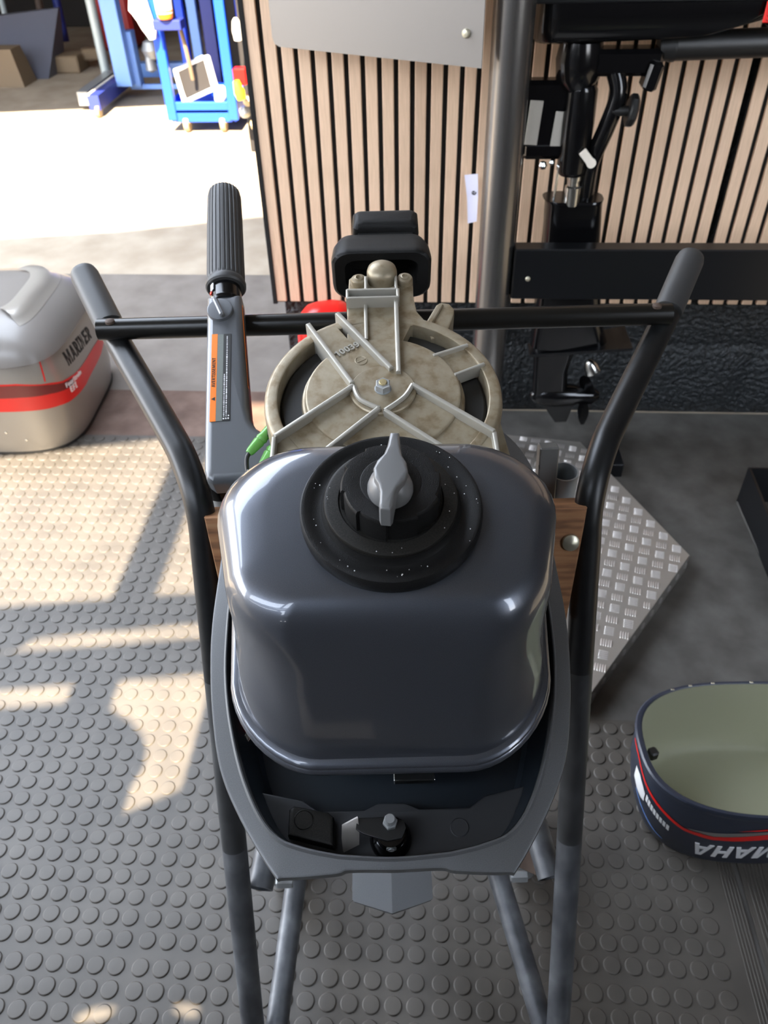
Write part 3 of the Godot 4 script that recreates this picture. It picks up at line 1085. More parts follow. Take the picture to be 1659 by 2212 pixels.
	m.prism(P([0.0440, -0.3060, 0.0585, -0.3370, 0.0640, -0.3410, 0.0725, -0.3385, 0.0770, -0.3300, 0.0765, -0.3225, 0.0660, -0.2900, 0.0500, -0.2850]), -0.104, -0.0770, 0.002)
	m.bar(Vector3(0.0500, -0.0765, -0.3060), Vector3(0.0640, -0.0765, -0.3360), 0.005, 0.004)
	obj("lug", m, M.cast, body, 30.0)
	# flywheel seen down the slots
	m = MB.new()
	m.lathe([[0.0, -0.126], [0.0985, -0.126], [0.0985, -0.084], [0.0960, -0.082], [0.0, -0.082]], 72, hc)
	obj("flywheel", m, M.well, motor)
	# centre bolt
	m = MB.new()
	m.lathe([[0.0080, -0.0630], [0.0080, -0.0622], [0.0072, -0.0620]], 24, hc)
	m.lathe([[0.0068, -0.0632], [0.0074, -0.0622], [0.0074, -0.0556], [0.0066, -0.0545], [0.0044, -0.0545], [0.0040, -0.0552]], 6, hc * Transform3D(Basis(Vector3.UP, 0.5), Vector3.ZERO))
	var nut := obj("nut", m, M.galv, body, 20.0)
	m = MB.new()
	m.lathe([[0.0040, -0.058], [0.0040, -0.0538], [0.0034, -0.0530], [0.0, -0.0529]], 20, hc)
	obj("bolt_end", m, M.brass, nut)
	# cast number and the slotted mark below it
	var dir := Vector3(0.020, 0, -0.0135).normalized()
	var upv := Vector3(-0.0135, 0, -0.020).normalized()
	var bs := Basis(dir, upv, Vector3.UP)
	m = lettering("10039", 0.0072, flat_place(Transform3D(bs, Vector3(-0.0345, -0.0671, -0.2610))), 0.0017, 700)
	var num := obj("cast_number", m, M.cast_lit, body)  # lighter colour stands in for the shading that makes the digits show
	num.set_meta("label", "raised casting number 10039")
	m = MB.new()
	var mk := Transform3D(Basis(), Vector3(-0.0205, 0, -0.2452))
	m.lathe([[0.0062, -0.0674], [0.0062, -0.0662], [0.0056, -0.0658], [0.0050, -0.0664], [0.0, -0.0665]], 28, mk)
	m.bar(mk * Vector3(-0.0046, -0.0661, 0.0028), mk * Vector3(0.0046, -0.0661, -0.0028), 0.0016, 0.0012)
	obj("cast_mark", m, M.cast, body)

func starter_handle() -> void:
	# hollow rubber boot in front of a T grip; the boot opens aft
	var m := MB.new()
	var out := PackedVector2Array()
	var inn := PackedVector2Array()
	for c in [[0.0365, -0.0185, 0.0195, 0.0], [-0.0365, -0.0185, 0.0195, 90.0], [-0.0345, 0.0165, 0.0215, 180.0], [0.0345, 0.0165, 0.0215, 270.0]]:
		for i in 8:
			var g := deg_to_rad(float(c[3]) + 90.0 * i / 7.0)
			# second coordinate runs down, so that + is below
			out.append(Vector2(c[0] + cos(g) * c[2], -(c[1] + sin(g) * -c[2]) * 0.0 + (c[1] * -1.0 + sin(g) * c[2])))
	for p in out:
		inn.append(Vector2(p.x * 0.735, p.y * 0.60))
	var rings := []
	for s in [[inn, -0.452, 0.90], [inn, -0.4125, 1.0], [out, -0.4095, 0.93], [out, -0.4120, 0.985], [out, -0.418, 1.0], [out, -0.438, 0.975], [out, -0.452, 0.90], [out, -0.458, 0.78]]:
		var q := PackedVector3Array()
		for p: Vector2 in s[0]:
			q.append(Vector3(0.0022 + p.x * s[2], -0.0955 + p.y * s[2] * 0.86 + (float(s[1]) + 0.41) * 0.12, s[1]))
		rings.append(q)
	m.loft(rings)
	var boot := obj("starter_handle", m, M.rubber, motor, 45.0)
	boot.set_meta("label", "black rubber pull handle of the recoil starter")
	m = MB.new()
	var q2 := []
	for s in [[-0.118, 0.032, 0.012], [-0.114, 0.036, 0.015], [-0.084, 0.0385, 0.017], [-0.074, 0.0375, 0.0160], [-0.0700, 0.0345, 0.0130], [-0.0685, 0.030, 0.009]]:
		q2.append(level(rrect(s[1], -0.482 - s[2], -0.482 + s[2], 0.006, 0.006, 4, 0.0080), s[0]))
	m.loft(q2)
	for k in 4:
		m.bar(Vector3(-0.024, -0.0708 - k * 0.0042, -0.4695 + k * 0.0024), Vector3(0.040, -0.0708 - k * 0.0042, -0.4695 + k * 0.0024), 0.0018, 0.0018)
	obj("pull_grip", m, M.rubber, boot, 35.0)
	m = MB.new()
	m.lathe([[0.013, 0.0], [0.011, 0.008], [0.009, 0.016], [0.010, 0.026]], 24, Transform3D(Basis(Vector3.RIGHT, -PI / 2), Vector3(0.006, -0.090, -0.450)))
	obj("grip_stem", m, M.rubber, boot)
	m = MB.new()
	m.tube(V([0.003, -0.086, -0.378, 0.003, -0.089, -0.455]), 0.0028, 10)
	obj("pull_cord", m, M.label_grey, boot)

func tiller() -> void:
	var a := eg(-0.1590, 0.889, -0.6250)
	var tip := eg(-0.1880, 1.067, -0.9910)
	var yv := (tip - a).normalized()
	var xv := (Basis(Vector3.RIGHT, deg_to_rad(TILT)).inverse() * Vector3.RIGHT)
	var zv := xv.cross(yv).normalized()
	xv = yv.cross(zv).normalized()
	var L := a.distance_to(tip)
	var xf := Transform3D(Basis(xv, yv, zv), a)
	# outline in (x, along), thickness along z
	var m := MB.new()
	var o := P([-0.0235, 0.016, -0.0215, 0.006, -0.0150, 0.000, 0.085, 0.000, 0.085, 0.052, 0.046, 0.0535, 0.0375, 0.0555, 0.0305, 0.0615, 0.0265, 0.070, 0.0245, 0.085, 0.0200, 0.200, 0.0192, 0.236, -0.0192, 0.236, -0.0200, 0.200, -0.0230, 0.060])
	m.prism(o, -0.034, 0.0, 0.0075, 0.006)
	var arm := MB.new()
	arm.add(m, Transform3D(Basis(Vector3(1, 0, 0), Vector3(0, 0, 1), Vector3(0, -1, 0)).inverse(), Vector3.ZERO))
	# the prism lies in x, z and rises in y: send z to along, y to off the arm
	arm.t.clear()
	for p in m.t:
		arm.t.append(Vector3(p.x, p.z, p.y))
	for i in range(0, arm.t.size(), 3):
		var k := arm.t[i + 1]
		arm.t[i + 1] = arm.t[i + 2]
		arm.t[i + 2] = k
	var t := obj("tiller_arm", arm, M.tiller, motor, 42.0)
	t.transform = xf
	t.set_meta("label", "grey cranked tiller arm with an orange warning label")
	var zc := -0.017
	var ax := Transform3D(Basis(), Vector3(0, 0, zc))
	m = MB.new()
	m.lathe([[0.0188, 0.232], [0.0192, 0.236], [0.0176, 0.238], [0.0172, 0.262], [0.0, 0.262]], 36, ax)
	obj("collar", m, M.gloss_black, t)
	m = MB.new()
	m.lathe([[0.0160, 0.2560], [0.0215, 0.2560], [0.0232, 0.2580], [0.0234, 0.2620], [0.0224, 0.2648], [0.0218, 0.2660], [0.0222, 0.2690], [0.0222, 0.2700], [0.0212, L - 0.040], [0.0204, L - 0.012], [0.0190, L - 0.0045], [0.0150, L - 0.0008], [0.0, L]], 156, ax, 26, 0.0009, 0.016, 0.268, 0.34)
	var grip := obj("throttle_grip", m, M.grip_black, t, 28.0)
	grip.set_meta("label", "black ribbed throttle grip")
	m = MB.new()
	m.rbox(Vector3(-0.0135, 0.2500, -0.0040), Vector3(0.006, 0.009, 0.0015), 0.0004, Basis(Vector3.UP, -0.9))
	obj("throttle_mark", m, M.white, t)
	m = MB.new()
	m.rbox(Vector3(-0.0155, 0.2440, -0.0072), Vector3(0.004, 0.004, 0.0014), 0.0004, Basis(Vector3.UP, -1.0))
	obj("throttle_dot", m, M.red, t)
	# friction knob
	var kx := Transform3D(Basis(Vector3.RIGHT, PI / 2), Vector3(-0.0035, 0.212, 0.0))
	m = MB.new()
	m.lathe([[0.0138, -0.004], [0.0144, 0.001], [0.0140, 0.0045], [0.0128, 0.0052], [0.0, 0.0050]], 36, kx)
	var kn := obj("friction_knob", m, M.tiller, t)
	m = MB.new()
	m.bar(Vector3(-0.0080, 0.223, 0.0078), Vector3(0.0004, 0.199, 0.0078), 0.0055, 0.0085, Vector3(0, 0, 1), 0.0016)
	obj("knob_bar", m, M.tiller, kn)
	# warning label: orange strip, grey printed strip, black strip
	var strips := [["orange_strip", M.orange, -0.0118, 0.0064, 0.070, 0.181], ["printed_strip", M.label_grey, -0.0052, 0.0066, 0.070, 0.180], ["black_strip", M.label_black, 0.0022, 0.0082, 0.070, 0.180]]
	for s in strips:
		m = MB.new()
		var slant := 0.028
		m.bar(Vector3(float(s[2]) - slant * 0.062, s[4], 0.0004), Vector3(float(s[2]) + slant * 0.062, s[5], 0.0004), s[3], 0.0006, Vector3(0, 0, 1), 0.0001)
		var lb := obj(s[0], m, s[1], t)
		lb.set_meta("label", "printed label on the tiller arm")
	var lb := Basis(Vector3(0.028, 1, 0).normalized(), Vector3(-1, 0.028, 0).normalized(), Vector3(0, 0, 1))
	m = lettering("AVERTISSEMENT", 0.0036, flat_place(Transform3D(lb, Vector3(-0.0118, 0.131, 0.0007))), 0.00025, 700, false, 0.95)
	obj("warning_word", m, M.ink, t)
	m = MB.new()
	for p in [[0.0]]:
		var c := Vector3(-0.0125, 0.0975, 0.0007)
		m.tri(c + lb * Vector3(-0.0024, -0.0019, 0.0002), c + lb * Vector3(0.0024, -0.0019, 0.0002), c + lb * Vector3(0, 0.0024, 0.0002))
	obj("warning_triangle", m, M.ink, t)
	m = MB.new()
	var rng := RandomNumberGenerator.new()
	rng.seed = 15
	for line in 3:
		var y := 0.075
		var x := -0.0003 + line * 0.0025
		var stop: float = [0.128, 0.176, 0.076][line]
		while y < stop:
			var w := rng.randf_range(0.0006, 0.0016)
			m.bar(Vector3(x + (y - 0.124) * 0.028, y, 0.00085), Vector3(x + (y + w - 0.124) * 0.028, y + w, 0.00085), rng.randf_range(0.0009, 0.0015), 0.0003, Vector3(0, 0, 1), 0.00005)
			y += w + rng.randf_range(0.0004, 0.0012)
		m.lathe([[0.0009, 0.0], [0.0008, 0.0003], [0.0, 0.0003]], 10, Transform3D(Basis(Vector3.RIGHT, PI / 2), Vector3(x - 0.0017, 0.0725, 0.0007)))
	var fp := obj("small_print", m, M.white, t)
	fp.set_meta("kind", "stuff")
	# a second warning strip down the right side
	m = MB.new()
	m.rbox(Vector3(0.0213, 0.170, -0.011), Vector3(0.0008, 0.11, 0.006), 0.0002, Basis(Vector3(0, 0, 1), 0.035))
	obj("side_strip", m, M.orange, t)
	m = MB.new()
	m.rbox(Vector3(0.0219, 0.170, -0.0115), Vector3(0.0004, 0.105, 0.0038), 0.0001, Basis(Vector3(0, 0, 1), 0.035))
	obj("side_strip_print", m, M.ink, t)

const RIM_OUT := [0, 0.1918, 0.036, 0.1912, 0.047, 0.1936, 0.087, 0.1955, 0.0965, 0.1915, 0.1255, 0.1500, 0.1460, 0.1090, 0.1582, 0.0580, 0.1648, 0.0100, 0.1672, -0.0300, 0.1665, -0.0750, 0.1640, -0.1500, 0.1575, -0.2100, 0.1350, -0.2550, 0.1000, -0.2800, 0, -0.2900]
const RIM_IN := [0, 0.1824, 0.036, 0.1803, 0.0500, 0.1785, 0.0735, 0.1732, 0.0935, 0.1650, 0.1100, 0.1460, 0.1268, 0.1110, 0.1402, 0.0660, 0.1475, 0.0250, 0.1502, -0.0150, 0.1505, -0.0600, 0.1470, -0.1450, 0.1410, -0.1950, 0.1220, -0.2350, 0.0900, -0.2600, 0, -0.2700]

func fine(p: PackedVector2Array, k := 5) -> PackedVector2Array:
	# closed Catmull-Rom through the points, so that the rim runs smooth
	var o := PackedVector2Array()
	var n := p.size()
	for i in n:
		for j in k:
			o.append(p[i].cubic_interpolate(p[(i + 1) % n], p[(i - 1 + n) % n], p[(i + 2) % n], float(j) / k))
	return o

func scaled(p: PackedVector2Array, sx: float, sz: float, c := Vector2(0, -0.04)) -> PackedVector2Array:
	var o := PackedVector2Array()
	for q in p:
		o.append(c + (q - c) * Vector2(sx, sz))
	return o

func sloped(p: PackedVector2Array, y: float, front: float) -> PackedVector3Array:
	# level aft of z = -0.05, rising towards the front
	var o := PackedVector3Array()
	for q in p:
		o.append(Vector3(q.x, y + front * clampf((-0.02 - q.y) / 0.2, 0.0, 1.0), q.y))
	return o

func cowl_tray() -> void:
	var out := fine(mirror(RIM_OUT))
	var inn := fine(mirror(RIM_IN))
	var m := MB.new()
	var lip := scaled(inn, 1.006, 1.006)
	m.loft([sloped(scaled(inn, 0.90, 0.94), -0.268, 0.045), sloped(scaled(inn, 0.93, 0.965), -0.264, 0.045), level(scaled(inn, 0.965, 0.985), -0.215), level(scaled(inn, 0.992, 0.996), -0.1905), level(inn, -0.1872), level(lip, -0.1868), level(scaled(inn, 1.018, 1.014), -0.1890), level(scaled(out, 0.985, 0.99), -0.1900), level(scaled(out, 0.996, 0.997), -0.1908), level(out, -0.1932), level(out, -0.1985), level(scaled(out, 0.985, 0.985), -0.2000), level(scaled(inn, 1.02, 1.01), -0.2010), sloped(scaled(inn, 0.97, 0.97), -0.255, 0.040), sloped(scaled(inn, 0.93, 0.95), -0.278, 0.048), sloped(scaled(inn, 0.90, 0.92), -0.284, 0.05)])
	var tray := obj("cowl_tray", m, M.cowl, motor, 36.0)
	tray.set_meta("label", "open grey lower cowl with a wide flat rim")
	# inner lining, dark
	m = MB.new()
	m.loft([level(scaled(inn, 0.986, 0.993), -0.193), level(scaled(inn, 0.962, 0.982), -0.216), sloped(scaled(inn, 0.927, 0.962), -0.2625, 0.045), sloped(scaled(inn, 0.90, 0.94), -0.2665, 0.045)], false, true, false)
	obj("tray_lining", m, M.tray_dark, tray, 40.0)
	# ledge across the stern
	m = MB.new()
	var lg := PackedVector2Array()
	for p in fine(mirror(RIM_IN)):
		if p.y > 0.118:
			lg.append(Vector2(p.x * 0.945, p.y - 0.003))
	lg = PackedVector2Array(Array(lg))
	var left := []
	var right := []
	for p in lg:
		if p.x < 0.0:
			left.append(p)
		else:
			right.append(p)
	right.sort_custom(func(a: Vector2, b: Vector2) -> bool: return a.x < b.x)
	left.sort_custom(func(a: Vector2, b: Vector2) -> bool: return a.x < b.x)
	var poly := PackedVector2Array()
	for p in left:
		poly.append(p)
	for p in right:
		poly.append(p)
	poly.append(Vector2(0.080, 0.124)); poly.append(Vector2(0.066, 0.1335)); poly.append(Vector2(0.022, 0.1335)); poly.append(Vector2(0.010, 0.1280)); poly.append(Vector2(-0.014, 0.1280)); poly.append(Vector2(-0.026, 0.1335)); poly.append(Vector2(-0.066, 0.1335)); poly.append(Vector2(-0.080, 0.124))
	m.prism(poly, -0.266, -0.2370, 0.002)
	var ledge := obj("stern_ledge", m, M.tray_ledge, tray, 30.0)
	m = MB.new()
	m.lathe([[0.0080, -0.238], [0.0080, -0.2363], [0.0074, -0.2360], [0.0070, -0.2364], [0.0, -0.2364]], 26, Transform3D(Basis(), Vector3(0.0560, 0, 0.1500)))
	obj("moulding_mark", m, M.tray_ledge, ledge)
	# rubber block at the left
	m = MB.new()
	m.prism(P([-0.0900, 0.1350, -0.0860, 0.1320, -0.0560, 0.1380, -0.0515, 0.1420, -0.0510, 0.1660, -0.0900, 0.1560]), -0.240, -0.2225, 0.003)
	m.lathe([[0.0082, -0.224], [0.0082, -0.2218], [0.0076, -0.2214], [0.0072, -0.2219], [0.0, -0.2219]], 26, Transform3D(Basis(), Vector3(-0.0770, 0, 0.1440)))
	obj("rubber_block", m, M.rubber_dusty, tray, 30.0)
	# latch: pivot post, bolt, bent lever
	var pc := Vector3(-0.0035, 0, 0.1580)
	m = MB.new()
	m.lathe([[0.0180, -0.240], [0.0176, -0.2320], [0.0150, -0.2285], [0.0118, -0.2270], [0.0112, -0.2140], [0.0122, -0.2120], [0.0122, -0.2100], [0.0060, -0.2095], [0.0, -0.2095]], 36, Transform3D(Basis(), pc))
	var post := obj("latch_post", m, M.gloss_black, tray)
	m = MB.new()
	m.pipe(pc + Vector3(0.0005, -0.2200, 0.0090), pc + Vector3(0.0005, -0.2196, 0.0122), 0.0042, 0.0014, 16)
	obj("latch_pin", m, M.galv, post)
	m = MB.new()
	m.prism(P([0.0080, 0.150, 0.0095, 0.156, 0.0060, 0.164, -0.006, 0.166, -0.0260, 0.1600, -0.0320, 0.1560, -0.0310, 0.1475, -0.010, 0.1470]), -0.2095, -0.2070, 0.0005)
	var lev := obj("latch_lever", m, M.satin_black, tray, 30.0)
	m = MB.new()
	m.lathe([[0.0062, -0.2070], [0.0062, -0.2020], [0.0054, -0.2012], [0.0, -0.2012]], 6, Transform3D(Basis(Vector3.UP, 0.2), pc + Vector3(0, 0, -0.006)))
	m.lathe([[0.0042, -0.203], [0.0045, -0.200], [0.0040, -0.1990], [0.0045, -0.1975], [0.0040, -0.1960], [0.0045, -0.1945], [0.0038, -0.1925], [0.0, -0.1925]], 18, Transform3D(Basis(), pc + Vector3(0, 0, -0.006)))
	obj("latch_bolt", m, M.galv, lev, 25.0)
	m = MB.new()
	m.loft([V([-0.0305, -0.2050, 0.1465, -0.0300, -0.2050, 0.1478, -0.0430, -0.2095, 0.1530, -0.0435, -0.2090, 0.1518]), V([-0.0295, -0.2085, 0.1560, -0.0290, -0.2090, 0.1575, -0.0430, -0.2150, 0.1625, -0.0440, -0.2140, 0.1612]), V([-0.0300, -0.2170, 0.1650, -0.0295, -0.2180, 0.1660, -0.0425, -0.2260, 0.1700, -0.0435, -0.2250, 0.1690])])
	var blade := obj("latch_blade", m, M.stainless, lev, 50.0)
	blade.set_meta("label", "bright bent thumb tab of the latch")
	# bright plate edge under the tank, red sticker on the lining
	m = MB.new()
	m.rbox(Vector3(0.0185, -0.2220, 0.1100), Vector3(0.036, 0.010, 0.010), 0.0008)
	obj("bright_plate", m, M.chrome, tray)
	m = MB.new()
	m.rbox(Vector3(-0.1350, -0.2260, 0.0700), Vector3(0.0010, 0.022, 0.036), 0.0003, Basis(Vector3.UP, -0.36) * Basis(Vector3(0, 0, 1), 0.30))
	var st := obj("red_sticker", m, M.red_dull, tray)
	m = MB.new()
	for k in 3:
		m.rbox(Vector3(-0.1338 + k * 0.0012, -0.2225 - k * 0.0045, 0.0720), Vector3(0.0006, [0.0012, 0.005, 0.0014][k], [0.030, 0.012, 0.022][k]), 0.0001, Basis(Vector3.UP, -0.36) * Basis(Vector3(0, 0, 1), 0.30))
	obj("sticker_print", m, M.sticker, st)

func lower_unit() -> void:
	# shaft housing, plate, gearcase below the cowl
	var m := MB.new()
	var rings := []
	for s in [[-0.275, 0.060, -0.190, 0.020], [-0.300, 0.050, -0.180, 0.005], [-0.340, 0.038, -0.170, -0.010], [-0.500, 0.032, -0.160, -0.020], [-0.660, 0.030, -0.155, -0.020], [-0.676, 0.036, -0.160, -0.012]]:
		var q := PackedVector2Array()
		for i in 28:
			var a := TAU * i / 28.0
			var zc: float = (s[2] + s[3]) * 0.5
			var h: float = (s[3] - s[2]) * 0.5
			q.append(Vector2(cos(a) * float(s[1]) * (1.0 - 0.35 * maxf(0.0, sin(a))), zc + sin(a) * h))
		rings.append(level(q, s[0]))
	m.loft(rings)
	obj("shaft_housing", m, M.cowl, motor, 40.0)
	m = MB.new()
	var plate := P([-0.0045, 0.1526, 0.0470, 0.1372, 0.0500, 0.1340, 0.0500, 0.060, 0.0440, -0.02, 0.0300, -0.12, 0.0, -0.150, -0.0300, -0.12, -0.0480, -0.02, -0.0575, 0.060, -0.0575, 0.1330, -0.0550, 0.1364])
	var lo := level(plate, -0.688)
	var n := lo.size()
	var top := PackedVector3Array()
	for p in plate:
		top.append(Vector3(p.x, -0.6825 + (0.006 if absf(p.x + 0.0045) < 0.002 and p.y > 0.1 else 0.0), p.y))
	for i in n:
		var j := (i + 1) % n
		m.quad(lo[i], lo[j], top[j], top[i])
	var ridge := Vector3(-0.0045, -0.6735, 0.02)
	for i in n:
		m.tri(ridge, top[i], top[(i + 1) % n])
		m.tri(Vector3(-0.0045, -0.690, 0.02), lo[(i + 1) % n], lo[i])
	m.outward(0)
	var pl := obj("cavitation_plate", m, M.cowl, motor, 12.0)
	pl.set_meta("label", "grey plate with a ridge and pointed end, low on the leg")
	m = MB.new()
	var prof := []
	for s in [[0.0, -0.19], [0.012, -0.180], [0.024, -0.150], [0.030, -0.10], [0.030, -0.03], [0.026, 0.02], [0.020, 0.05], [0.0, 0.052]]:
		prof.append(s)
	m.lathe(prof, 28, Transform3D(Basis(Vector3.RIGHT, PI / 2), Vector3(-0.003, -0.765, 0)))
	var strut := []
	for s in [[-0.690, 0.022, -0.13, 0.02], [-0.75, 0.016, -0.12, 0.01]]:
		strut.append(level(rrect(s[1], s[2], s[3], 0.015, 0.015, 5, -0.003), s[0]))
	m.loft(strut)
	var sk := MB.new()
	sk.loft([V([-0.008, -0.785, -0.10, 0.002, -0.785, -0.10, 0.002, -0.785, -0.01, -0.008, -0.785, -0.01]), V([-0.005, -0.860, -0.05, -0.001, -0.860, -0.05, -0.001, -0.860, -0.005, -0.005, -0.860, -0.005])])
	m.add(sk)
	obj("gearcase", m, M.cowl, motor, 35.0)

func small_parts() -> void:
	# block of the motor under the starter, so that nothing floats
	var m := MB.new()
	m.rbox(Vector3(0.0, -0.185, -0.17), Vector3(0.15, 0.13, 0.17), 0.012)
	m.rbox(Vector3(0.0, -0.20, -0.02), Vector3(0.16, 0.075, 0.16), 0.01)
	m.rbox(Vector3(0.0, -0.145, -0.30), Vector3(0.05, 0.06, 0.10), 0.008)
	obj("engine_block", m, M.well, motor)
	# side bracket that shows olive at the right of the starter
	m = MB.new()
	m.loft([V([0.098, -0.125, -0.230, 0.118, -0.130, -0.225, 0.118, -0.200, -0.225, 0.098, -0.200, -0.230]), V([0.100, -0.125, -0.120, 0.142, -0.170, -0.120, 0.142, -0.200, -0.120, 0.100, -0.200, -0.120])])
	obj("side_bracket", m, M.cast, motor)
	# clamp bracket over the board and its grey bar
	m = MB.new()
	m.rbox(eg(0.0, 0.72, -0.655), Vector3(0.13, 0.20, 0.10), 0.01)
	obj("clamp_bracket", m, M.tray_ledge, motor)
	m = MB.new()
	var bx := Basis(Vector3.RIGHT, deg_to_rad(-TILT - 12.0))
	m.rbox(eg(0.1835, 0.820, -0.689), Vector3(0.0215, 0.10, 0.017), 0.0015, bx)
	m.rbox(eg(0.165, 0.79, -0.690), Vector3(0.055, 0.018, 0.014), 0.0015, bx)
	var gb := obj("clamp_bar", m, M.clamp, motor)
	gb.set_meta("label", "flat grey metal bar standing up beside the tank")
	m = MB.new()
	m.lathe([[0.0022, 0.0], [0.0022, 0.0006], [0.0, 0.0006]], 12, Transform3D(bx * Basis(Vector3(0, 0, 1), PI / 2), eg(0.1730, 0.849, -0.686)))
	obj("bar_hole", m, M.ink, gb)
	# link from the tiller to the motor
	m = MB.new()
	m.bar(eg(-0.115, 0.855, -0.640), eg(-0.02, 0.850, -0.655), 0.05, 0.035)
	obj("tiller_pivot", m, M.tray_ledge, motor)
	# green sleeved connectors with their wires
	for g in [[-0.1325, -0.118, -0.1745, -0.1115, -0.112, -0.2010, 0.0058], [-0.1190, -0.126, -0.1620, -0.1010, -0.118, -0.1900, 0.0085], [-0.1170, -0.138, -0.1500, -0.0980, -0.128, -0.1640, 0.0090]]:
		m = MB.new()
		var a := Vector3(g[0], g[1], g[2])
		var b := Vector3(g[3], g[4], g[5])
		var r: float = g[6]
		m.tube(PackedVector3Array([a, a.lerp(b, 0.08), a.lerp(b, 0.25), a.lerp(b, 0.45), a.lerp(b, 0.5), a.lerp(b, 0.58), a.lerp(b, 0.66), b]), [r * 0.6, r * 0.75, r * 0.85, r, r * 0.86, r * 1.04, r * 0.9, r * 0.95], 14)
		var sl := obj("connector_sleeve", m, M.green, motor)
		sl.set_meta("label", "green rubber connector sleeve")
	m = MB.new()
	m.tube(smooth_path(V([-0.1320, -0.118, -0.1750, -0.1345, -0.121, -0.1690, -0.1330, -0.127, -0.1560, -0.126, -0.134, -0.1420, -0.118, -0.150, -0.130]), 5), 0.0022, 10)
	obj("lead", m, M.wire, motor)
	m = MB.new()
	m.tube(smooth_path(V([-0.1320, -0.124, -0.1580, -0.1385, -0.132, -0.1500, -0.1400, -0.140, -0.1380, -0.135, -0.150, -0.120]), 5), 0.0016, 10)
	var wl := obj("lead", m, M.white, motor)
	wl.set_meta("label", "thin white lead")
	m = MB.new()
	m.tube(V([-0.1300, -0.128, -0.1530, -0.1160, -0.124, -0.1640]), 0.0022, 10)
	obj("lead", m, M.brown, motor)
	m = MB.new()
	m.tube(V([-0.1125, -0.105, -0.2230, -0.108, -0.110, -0.1900]), 0.006, 12)
	obj("dark_hose", m, M.wire, motor)

# ------------------------------------------------------------------ display rack by the wall
func display_rack() -> void:
	var t := thing("display_rack", "dark steel display rack with a shiny round post and black beam before the slats", "rack", Transform3D(Basis(), Vector3(0.147, 0, -1.80)))
	var m := MB.new()
	m.tube(PackedVector3Array([Vector3(0, 0.0, 0), Vector3(0, 2.2, 0)]), 0.0415, 40)
	obj("post", m, M.post, t)
	m = MB.new()
	m.rbox(Vector3(0.0, 0.004, 0.0), Vector3(0.2, 0.008, 0.2), 0.001)
	obj("base_plate", m, M.rack, t)
	m = MB.new()
	m.rbox(Vector3(0.80, 0.5975, 0.010), Vector3(1.52, 0.122, 0.045), 0.003)
	var beam := obj("beam", m, M.rack, t)
	for x in [0.0764, 1.2]:
		m = MB.new()
		m.lathe([[0.0062, 0.0], [0.0058, 0.0022], [0.0038, 0.0040], [0.0, 0.0046]], 20, Transform3D(Basis(Vector3.RIGHT, PI / 2), Vector3(x, 0.588, 0.0320)))
		obj("screw_head", m, M.zinc, beam)
	m = MB.new()
	m.rbox(Vector3(0.80, 1.175, -0.03), Vector3(1.52, 0.09, 0.05), 0.003)
	obj("upper_beam", m, M.rack, t)
	# feet on the floor
	m = MB.new()
	m.rbox(Vector3(0.374, 0.022, -0.070), Vector3(0.046, 0.044, 0.20), 0.002)
	obj("foot", m, M.rack, t)
	# the sheet steel plate at upper left, one corner rounded
	var pm := MB.new()
	var pl := PackedVector2Array()
	for p in [[0.0, 0.0], [0.0, 0.60], [-0.517, 0.60], [-0.517, 0.018], [-0.512, 0.005], [-0.499, 0.0]]:
		pl.append(Vector2(p[0], p[1]))
	var f := MB.new()
	f.prism(pl, -0.003, 0.0)
	# prism lies in x, z: stand it up, and turn its left end back to the wall
	for p in f.t:
		pm.t.append(Vector3(p.x, p.z, p.y))
	for i in range(0, pm.t.size(), 3):
		var k := pm.t[i + 1]
		pm.t[i + 1] = pm.t[i + 2]
		pm.t[i + 2] = k
	var plate := obj("sheet_steel_plate", pm, M.stainless)
	plate.transform = Transform3D(Basis(Vector3.UP, deg_to_rad(-28.0)), Vector3(0.0869, 1.031, -1.752))
	tag(plate, "brushed sheet steel plate above the starter handle, fixed left of the black post", "metal plate")
	m = MB.new()
	m.lathe([[0.0085, 0.0], [0.0085, 0.004], [0.0065, 0.007], [0.0, 0.0078]], 22, Transform3D(Basis(Vector3.RIGHT, PI / 2), Vector3(-0.036, 0.058, 0.0)))
	obj("bolt", m, M.zinc, plate)
	# a paper price tag hanging by the post
	m = MB.new()
	var a := V([0.073, 0.741, -2.030, 0.106, 0.745, -2.026, 0.1095, 0.690, -2.022, 0.110, 0.626, -2.028, 0.087, 0.620, -2.030, 0.082, 0.685, -2.026])
	for k in 2:
		var dz := Vector3(0, 0, 0.0004) * k
		var q := PackedVector3Array()
		for p in a:
			q.append(p + dz - Vector3(0.09, 0.74, -2.03))
		if k == 0:
			m.fan(q, false)
		else:
			m.fan(q, true)
	var tg := obj("price_tag", m, M.paper)
	tg.position = Vector3(0.09, 0.74, -2.03)
	tag(tg, "narrow white paper tag on the slats beside the shiny post", "tag")
	m = lettering("e", 0.014, flat_place(Transform3D(Basis(Vector3(0.4, 1, 0).normalized(), Vector3(-1, 0.4, 0).normalized(), Vector3(0, 0, 1)), Vector3(0.0085, -0.040, 0.0085))), 0.0005)
	obj("tag_print", m, M.ink, tg)

